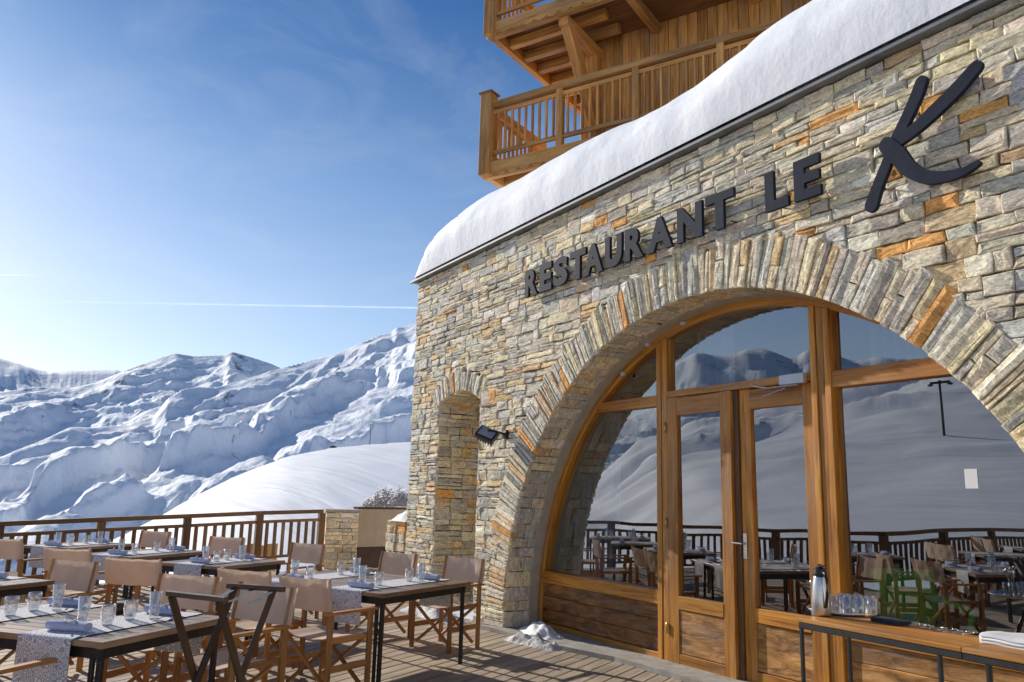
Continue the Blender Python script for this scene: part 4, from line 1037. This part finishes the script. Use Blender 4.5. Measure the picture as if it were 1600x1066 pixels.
proto_chairs = [make_chair(k) for k in range(4)]; chair_used = [False]*4; chair_n = [0]
def chair(x, y, face_deg, label, group):
    """x, y = middle of the backrest on the floor plan; faces face_deg"""
    k = chair_n[0] % 4; chair_n[0] += 1; o = proto_chairs[k] if not chair_used[k] else copy_tree(proto_chairs[k]); chair_used[k] = True
    a = R(face_deg); o.rotation_euler = (0, 0, a-math.pi/2)
    o.location = (x+.24*math.cos(a), y+.24*math.sin(a), 0); tag(o, label, 'chair', group); return o
NEAR = 'canvas director chairs with their backs to the camera'; FAR = 'canvas director chairs facing the camera'
GC = 'director chairs round the terrace tables'
chair(-8.02, 4.33, -70, 'taupe director chair nearest the restaurant wall, on the far side of the right-hand table', GC)
chair(-8.84, 3.92, -68, 'taupe director chair left of the one by the wall, in front of the garden wall', GC)
chair(-6.55, 2.14, 114, 'taupe director chair, back to us, full right armrest, nearest us at the right-hand table', GC)
chair(-7.27, 1.84, 122, 'taupe director chair back showing above and behind the folding tray stand', GC)
chair(-6.9, 1.28, -50, 'taupe director chair facing us behind the front-left table, just left of the tray stand', GC)
chair(-6.08, 1.66, -62, 'taupe director chair directly behind the folding tray stand', GC)
chair(-8.42, .58, -54, 'taupe director chair facing us at the table cut by the left edge', GC)
chair(-8.62, 1.13, 138, 'taupe director chair with its back to us at the middle table of the second row', GC)
chair(-10.1, .66, 136, 'taupe director chair half hidden behind another chair back, towards the railing', GC)
chair(-12.0, .08, 130, 'taupe director chair back cut by the left edge of the photo near the railing', GC)
chair(-12.0, 2.7, -49, 'taupe director chair before the middle post of the railing', GC)
chair(-10.5, 3.38, -60, 'taupe director chair at the far end of the railing before the stone pillar', GC)
chair(-13.6, 2.0, -52, 'taupe director chair farthest away against the railing balusters', GC)
# near chair of the front-left table, mostly cut off
a0 = R(130); ex = np.array([math.cos(a0), math.sin(a0)])
chair(-5.203, -.134, 131, 'director chair cut by the bottom left corner, only its armrest showing', GC)

def make_table(Wd, Dd, name='dining_table'):
    t = thing(name, 'x', 'table'); a, b = Wd/2, Dd/2
    m_ = MB(); n = int(Wd/.09) if False else int(Dd/.1)
    for k in range(n):
        y0 = -b+k*Dd/n; m_.box(-a+.05, a-.05, y0+.002, y0+Dd/n-.002, .715, .748, 0, .2, .003)
    m_.box(-a, -a+.049, -b, b, .713, .749, 1, .2, .004); m_.box(a-.049, a, -b, b, .713, .749, 1, .2, .004); m_.build('tabletop', 'tabletop', t)
    m_ = MB(); m_.box(-a+.03, a-.03, -b+.04, -b+.07, .65, .711); m_.box(-a+.03, a-.03, b-.07, b-.04, .65, .711); m_.box(-a+.04, -a+.07, -b+.07, b-.07, .651, .71, 1); m_.box(a-.07, a-.04, -b+.07, b-.07, .651, .71, 1); m_.build('frame', 'iron', t)
    for sx in (-1, 1):
        for sy in (-1, 1):
            m_ = MB(); x = sx*(a-.055); y = sy*(b-.055)
            m_.bar((x, y, 0), (x, y, .65), .032, .032, (0, 1, 0))
            if sy < 0: m_.bar((x-sx*.055, y, 0), (x-sx*.055, y, .65), .026, .026, (0, 1, 0))
            m_.build('leg', 'iron', t)
    return t
def make_runner(Dd, wd=.38, drop=.26):
    m_ = MB(); P = []; G = []; b = Dd/2
    prof = [(-b-.012, .75-drop-ru(0, .03))] + [(-b-.01, z) for z in np.linspace(.75-drop+.02, .74, 6)] + [(-b+.004, .753)] + [(y, .7535) for y in np.linspace(-b+.03, b-.03, 8)] + [(b-.004, .753)] + [(b+.01, z) for z in np.linspace(.74, .75-drop, 6)]
    for i in range(9):
        u = (i/8-.5)*wd; row = []; gr = []; s = 0; lp = None
        for y, z in prof:
            if lp: s += math.hypot(y-lp[0], z-lp[1])
            lp = (y, z); yo = .008*math.sin(i*1.1)*max(0, (.74-z)/drop); row.append((u, y+(yo if y < 0 else -yo), z+.001*math.sin(i*2.+y*9))); gr.append((u, s, 0))
        P.append(row); G.append(gr)
    m_.grid(P, G); return m_.build('table_runner', 'runner', None, True, fix=False)
def make_napkin():
    m_ = MB(); P = []
    for i in range(13):
        x = (i/12-.5)*.26; row = []
        for k in range(17):
            a = k/16*2*math.pi; r = .031*(1+.06*math.sin(a*3+i*.5))*(1-.06*abs(x)/.115); row.append((x, 1.2*r*math.cos(a), .027+.88*r*math.sin(a)))
        P.append(row)
    m_.grid(P)
    for e in (0, 12):
        m_.add([(P[e][0][0], 0, .024)] + P[e][:16], [(0, k+1, (k+1) % 16+1) for k in range(16)])
    m_.box(-.115, .115, .024, .042, .012, .022); return m_.build('rolled_napkin', 'napkin', None, True)
def make_fork():
    m_ = MB(); m_.bar((0, -.1, .004), (0, .035, .004), .011, .004); m_.bar((0, .035, .004), (0, .06, .007), .022, .004)
    for k in range(4): m_.bar((-.009+.006*k, .058, .007), (-.009+.006*k, .1, .009), .003, .003)
    return m_.build('fork', 'cutlery')
def make_knife():
    m_ = MB(); m_.bar((0, -.11, .005), (0, .0, .005), .013, .007); m_.poly([(-.008, .0, .003), (.008, .0, .003), (.009, .085, .003), (.002, .11, .003), (-.007, .1, .003)], (0, 0, .003)); return m_.build('knife', 'cutlery')
def make_tumbler():
    m_ = MB(); m_.lathe([(0, .004), (.027, .002), (.029, .02), (.037, .165), (.0355, .165), (.0275, .026), (0, .02)], 20); return m_.build('water_glass', 'drink', None, True, fix=False)
def make_wine():
    m_ = MB(); m_.lathe([(0, .002), (.029, .002), (.033, .012), (.04, .06), (.041, .09), (.0385, .115), (.037, .115), (.0395, .09), (.0385, .06), (.031, .016), (0, .012)], 20); return m_.build('wine_tumbler', 'drink', None, True, fix=False)
protos = dict(napkin=make_napkin(), fork=make_fork(), knife=make_knife(), tumbler=make_tumbler(), wine=make_wine()); pu = {k: False for k in protos}
def put(kind, loc, rz, label, cat, group):
    o = protos[kind] if not pu[kind] else protos[kind].copy()
    if pu[kind]: col.objects.link(o)
    pu[kind] = True; o.location = loc; o.rotation_euler = (0, 0, rz); return tag(o, label, cat, group)
def table(x, y, rz, Wd, Dd, nrun, label, short, skip=(), mirror=False):
    t = make_table(Wd, Dd); t.location = (x, y, 0); t.rotation_euler = (0, 0, R(rz)); tag(t, label, 'table', 'terrace dining tables')
    c_, s_ = math.cos(R(rz)), math.sin(R(rz)); wpt = lambda u, v, z: (x+c_*u-s_*v, y+s_*u+c_*v, z)
    for k in range(nrun):
        u0 = 0 if nrun == 1 else (-.25+.5*k)*Wd*1.0
        side = '' if nrun == 1 else ('left ' if k == 0 else 'right ')
        rn = make_runner(Dd); rn.location = wpt(u0, 0, 0); rn.rotation_euler = (0, 0, R(rz)); tag(rn, f'grey patterned cloth runner hanging over the {side}side of {short}' if side else f'grey patterned cloth runner across {short}', 'table runner', 'patterned table runners')
        if mirror: continue
        for sgn, end in ((-1, 'near'), (1, 'far')):
            seat = f'{end} {side}setting of {short}'
            v = sgn*(Dd/2-.16); q = R(rz)+ru(-.12, .12)
            put('napkin', wpt(u0+ru(-.03, .03), v, .755), q, f'rolled blue grey napkin at the {seat}', 'napkin', 'rolled napkins')
            put('fork', wpt(u0-.06, v-sgn*.01, .811), q+R(35)+ru(-.2, .2), f'fork lying on the napkin at the {seat}', 'fork', 'forks on the napkins')
            put('knife', wpt(u0+.02, v-sgn*.015, .811), q+R(30)+ru(-.2, .2), f'knife lying on the napkin at the {seat}', 'knife', 'knives on the napkins')
            put('tumbler', wpt(u0+sgn*.1+ru(-.02, .02), sgn*(Dd/2-.34), .7555), ru(0, 6), f'tall clear water glass by the {seat}', 'glass', 'water glasses')
            put('wine', wpt(u0-sgn*.03+ru(-.03, .03), sgn*(Dd/2-.42), .7555), ru(0, 6), f'short rounded wine tumbler by the {seat}', 'glass', 'short wine tumblers')
    return t
table(-7.55, 2.96, 27.5, 1.7, 1.3, 2, 'four seat slatted table with black legs nearest the restaurant wall', 'the right-hand table')
nc1 = np.array([-5.02, .54]); e_w = np.array([-math.cos(R(40)), -math.sin(R(40))]); e_d = np.array([-math.sin(R(40)), math.cos(R(40))])
c1_ = nc1+e_w*.8+e_d*.53
table(c1_[0], c1_[1], 40, 1.6, 1.06, 2, 'large slatted table in the left foreground with two hanging runners', 'the front-left table')
table(-9.88, 2.22, 36, .9, 1.08, 1, 'small slatted table in the middle of the second row, left of the right-hand table', 'the middle table')
table(-11.35, 1.6, 40, .85, 1.3, 1, 'small slatted table behind the middle table, nearer the railing', 'the table by the railing')
table(-12.95, .95, 42, .85, 1.2, 1, 'farthest slatted table, top left against the railing', 'the farthest table')
table(-8.35, -.25, 40, 1.0, 1.0, 1, 'slatted table cut by the left edge of the photo, behind the front-left table', 'the left edge table')
mb = MB(); mb.lathe([(0, 0), (.035, 0), (.042, .03), (.034, .06), (.03, .06), (.034, .03), (0, .012)], 18); o = mb.build('small_pot', 'cup', None, True); p = on_z(186, 958, .752); o.location = p; tag(o, 'small dark brown pot in the middle of the front-left table', 'pot')

# furniture farther along the terrace (mirrored in the glazing)
for i, (x, y, rz) in enumerate([(-5.0, -2.3, 38), (-7.4, -2.6, 40), (-6.1, -4.6, 36), (-8.1, -5.2, 40), (-3.2, -3.9, 30), (-4.2, -6.4, 35)]):
    table(x, y, rz, 1.1, 1.1, 1, 'slatted table farther along the terrace, seen only mirrored in the windows', 'a table mirrored in the windows', mirror=True)
    c_, s_ = math.cos(R(rz)), math.sin(R(rz))
    for u, v, f in ((-.28, -1.0, 90), (.3, -1.0, 92), (-.27, 1.0, -90), (.3, 1.02, -88)):
        chair(x+c_*u-s_*v, y+s_*u+c_*v, rz+f+ru(-8, 8), 'director chair farther along the terrace, seen only mirrored in the windows', 'director chairs mirrored in the windows')
# green plastic chair, mirrored in the right pane
vp = at_depth(1440, 905, 7.5); gx, gy = vp.x, vp.y
gc = thing('green_chair', 'bright green plastic armchair standing just inside the right-hand window', 'chair', (gx, gy, 0), R(238)); gc.scale = (1.12, 1.12, 1.05)
for sx in (-1, 1):
    for sy in (-1, 1): m_ = MB(); m_.tube([(sx*.26, sy*.25, 0), (sx*.22, sy*.2, .44)], [.022, .028], 8); m_.build('leg', 'green', gc)
    m_ = MB(); m_.tube([(sx*.25, .22, .42), (sx*.28, .22, .64), (sx*.28, -.05, .66), (sx*.26, -.24, .68)], .028, 8); m_.build('armrest', 'green', gc, True)
m_ = MB(); m_.box(-.25, .25, -.24, .24, .42, .46, 0, 0, .012); m_.build('seat', 'green', gc)
m_ = MB()
m_.bar((0, -.235, .5), (0, -.33, .93), .52, .03, (0, 1, 0), .012); m_.bar((0, -.215, .45), (0, -.23, .52), .4, .02, (0, 1, 0), .008)
m_.bar((-.27, -.335, .9), (.27, -.335, .9), .03, .07); m_.build('backrest', 'green', gc)

# folding tray stand
zt = .97; k_ = (H-zt)/(H-.82)
P1, P2, P3, P4 = [Vector(((p.x)*k_, (p.y)*k_, zt)) for p in (on_z(268, 931, .82), on_z(347, 940, .82), on_z(362, 919, .82), on_z(437, 924, .82))]
ts = thing('tray_stand', 'folded-out dark wooden tray stand with crossed legs and webbing straps', 'stand', ((P1.x+P4.x)/2, (P1.y+P4.y)/2, 0))
ctr = Vector(((P1.x+P4.x)/2, (P1.y+P4.y)/2, 0)); q1, q2, q3, q4 = [p-ctr for p in (P1, P2, P3, P4)]
dn = Vector((0, 0, -zt))
off = (q2-q1).normalized()*.025
for a, b in ((q1, q3), (q2-off, q4-off), ):
    m_ = MB(); m_.bar(a, b+dn, .045, .022, (b-a).normalized().cross(Vector((0, 0, 1)))); m_.build('leg', 'darkwood', ts)
for a, b in ((q3+off, q1+off), (q4-off*2, q2-off*2)):
    m_ = MB(); m_.bar(a, b+dn, .045, .022, (b-a).normalized().cross(Vector((0, 0, 1)))); m_.build('leg', 'darkwood', ts)
for a, b in ((q1, q2), (q3, q4)):
    m_ = MB(); e = (b-a).normalized()*.03; m_.bar(a-e+Vector((0, 0, .012)), b+e+Vector((0, 0, .012)), .034, .03); m_.build('top_bar', 'darkwood', ts)
for f in (.12, .5, .9):
    a = q1+(q2-q1)*f; b = q3+(q4-q3)*f; m_ = MB(); pts_ = [a+(b-a)*t+Vector((0, 0, .014-.06*math.sin(t*math.pi))) for t in np.linspace(0, 1, 9)]
    s2 = (q2-q1).normalized()*.02; m_.grid([[p-s2, p+s2] for p in pts_]); m_.build('strap', 'iron', ts, fix=False)
p = MB(); m_ = MB(); mid = (q1+q3)/2+dn*.5

# ------------------------------------------------------------------ console tables by the window
def console(x0, x1, y0, y1, label, legs):
    t = thing('console_table', label, 'table', (x0, y0, 0), R(-2.5)); w_ = x1-x0; d_ = y1-y0
    m_ = MB(); m_.box(0, w_, 0, d_/2-.001, .874, .9, 0); m_.box(0, w_, d_/2+.001, d_, .874, .9, 0); m_.build('top', 'frame', t)
    m_ = MB(); m_.box(.0, w_, .004, .03, .838, .872); m_.box(0, w_, d_-.03, d_-.004, .838, .872); m_.build('frame', 'iron', t)
    for lx in legs:
        for y in (.016, d_-.016): m_ = MB(); m_.bar((lx, y, 0), (lx, y, .838), .022, .022, (0, 1, 0)); m_.build('leg', 'iron', t)
    m_ = MB(); m_.bar((legs[0], .016, .12), (legs[-1], .016, .12), .016, .016); m_.build('stretcher', 'iron', t)
console(-3.455, -2.43, 4.19, 4.64, 'narrow wooden console with black legs carrying the steel jug', (.012, .9))
console(-2.425, -1.3, 4.145, 4.6, 'narrow wooden console at the right edge carrying the white cloth', (.12, 1.1))
ZC = .901
tr = on_z(1316, 957, ZC)
mb = MB(); mb.lathe([(0, .002), (.19, .002), (.212, .02), (.216, .02), (.195, -.0), (0, -.0)], 36); o = mb.build('round_tray', 'steel', None, True, fix=False); o.location = (tr.x, tr.y, ZC+.001); tag(o, 'round dark serving tray under the jug and glasses on the console', 'tray')
th = on_z(1281, 963, ZC); th = Vector((th.x-.01, th.y+.03, 0))
tj = thing('steel_jug', 'tall brushed steel vacuum jug with black lid on the serving tray', 'jug', (th.x, th.y, ZC+.004), R(150)); tj.scale = (1.1, 1.1, 1.1)
mb = MB(); mb.lathe([(0, 0), (.05, 0), (.053, .01), (.052, .08), (.046, .15), (.036, .205), (.034, .212), (0, .212)], 32); mb.build('body', 'steel', tj, True)
mb = MB(); mb.lathe([(.035, .21), (.036, .225), (.032, .25), (.02, .262), (0, .265)], 24); mb.bar((.02, 0, .248), (.058, 0, .24), .03, .012); mb.bar((-.055, 0, .272), (.0, 0, .268), .022, .01); mb.lathe([(.012, .26), (.012, .275), (0, .28)], 12); mb.build('lid', 'blackplastic', tj)
mb = MB(); mb.tube([(-.03, 0, .235), (-.075, 0, .232), (-.092, 0, .2), (-.09, 0, .12), (-.07, 0, .06), (-.05, 0, .05)], .009); mb.build('handle', 'blackplastic', tj, True)
gl = []
def make_small():
    m_ = MB(); m_.lathe([(0, .003), (.026, .002), (.03, .01), (.037, .105), (.0355, .105), (.0285, .012), (0, .008)], 18); return m_.build('drinking_glass', 'drink', None, True, fix=False)
g0 = make_small(); first = True
for k, (dx, dy) in enumerate([(-.01, -.1), (.065, -.07), (.13, -.035), (.01, .0), (.08, .02), (-.06, .07), (.02, .09), (.1, .1), (.155, .06)]):
    o = g0 if first else g0.copy()
    if not first: col.objects.link(o)
    first = False; o.location = (tr.x+dx+.02, tr.y+dy+.005, ZC+.004); tag(o, 'clear tumbler crowded with others on the round serving tray', 'glass', 'tumblers on the serving tray')
sp = on_z(1257, 956, ZC)
cp = thing('spoon_cup', 'small steel cup holding upright spoons behind the jug', 'cup', (sp.x+.02, sp.y+.12, ZC+.002))
mb = MB(); mb.lathe([(0, 0), (.03, 0), (.034, .09), (.032, .09), (.028, .005), (0, .004)], 16); mb.build('cup_body', 'steel', cp, True)
for k in range(4):
    m_ = MB(); a = k*1.7; e = Vector((-.05+.02*k, .02*math.sin(a), .17+.01*k)); m_.tube([(0, 0, .02), e*.6, e], [.003, .003, .004], 6); m_.lathe([(0, -.02), (.011, -.01), (.014, .004), (.008, .018), (0, .022)], 8, tuple(e)); m_.build('spoon', 'steel', cp, True)
def make_spoon():
    m_ = MB(); m_.bar((0, -.07, .004), (0, .03, .004), .007, .003); m_.lathe([(0, 0), (.012, .002), (.015, .006), (.012, .007), (0, .003)], 10, (0, .045, .003)); return m_.build('teaspoon', 'steel', None, True)
s0 = make_spoon(); first = True
for k in range(16):
    p = on_z(1402+k*8.6, 969+k*1.45, ZC); o = s0 if first else s0.copy()
    if not first: col.objects.link(o)
    first = False; o.location = (p.x, min(p.y, 4.58), ZC+.001+(k % 2)*.003); o.rotation_euler = (0, 0, R(ru(-50, 30))); tag(o, 'teaspoon in the row laid out along the back of the console', 'spoon', 'teaspoons laid on the console')
p = on_z(1392, 974, ZC)
mb = MB()
for k in range(4): mb.box(-.1, .1, -.055, .055, .001+k*.006, .0055+k*.006, 0, .1, .002)
o = mb.build('napkin_stack', 'darknapkin'); o.location = (p.x, p.y, ZC); o.rotation_euler = (0, 0, R(-8)); tag(o, 'flat stack of dark blue napkins on the console beside the tray', 'napkins')
p = on_z(1530, 1004, ZC); mb = MB()
for k in range(3):
    P = []
    for i in range(25):
        u = i/24; P.append([(u*.5, v, .016*k+.0165*min(1, math.sin(min(1, v/.02+.001)*1.57))*(1-.1*math.sin(u*9+k)) + .003*math.sin(u*13+v*20)) for v in (0, .004, .012, .03, .08, .14, .2)])
    mb.grid(P); 
mb.box(.0, .5, .004, .2, .0, .04, 0, 0, .012)
o = mb.build('folded_cloth', 'linen', None, True); o.location = (p.x, p.y-.0, ZC); o.rotation_euler = (0, 0, R(-1)); tag(o, 'folded white cloth on the console at the right edge', 'cloth')
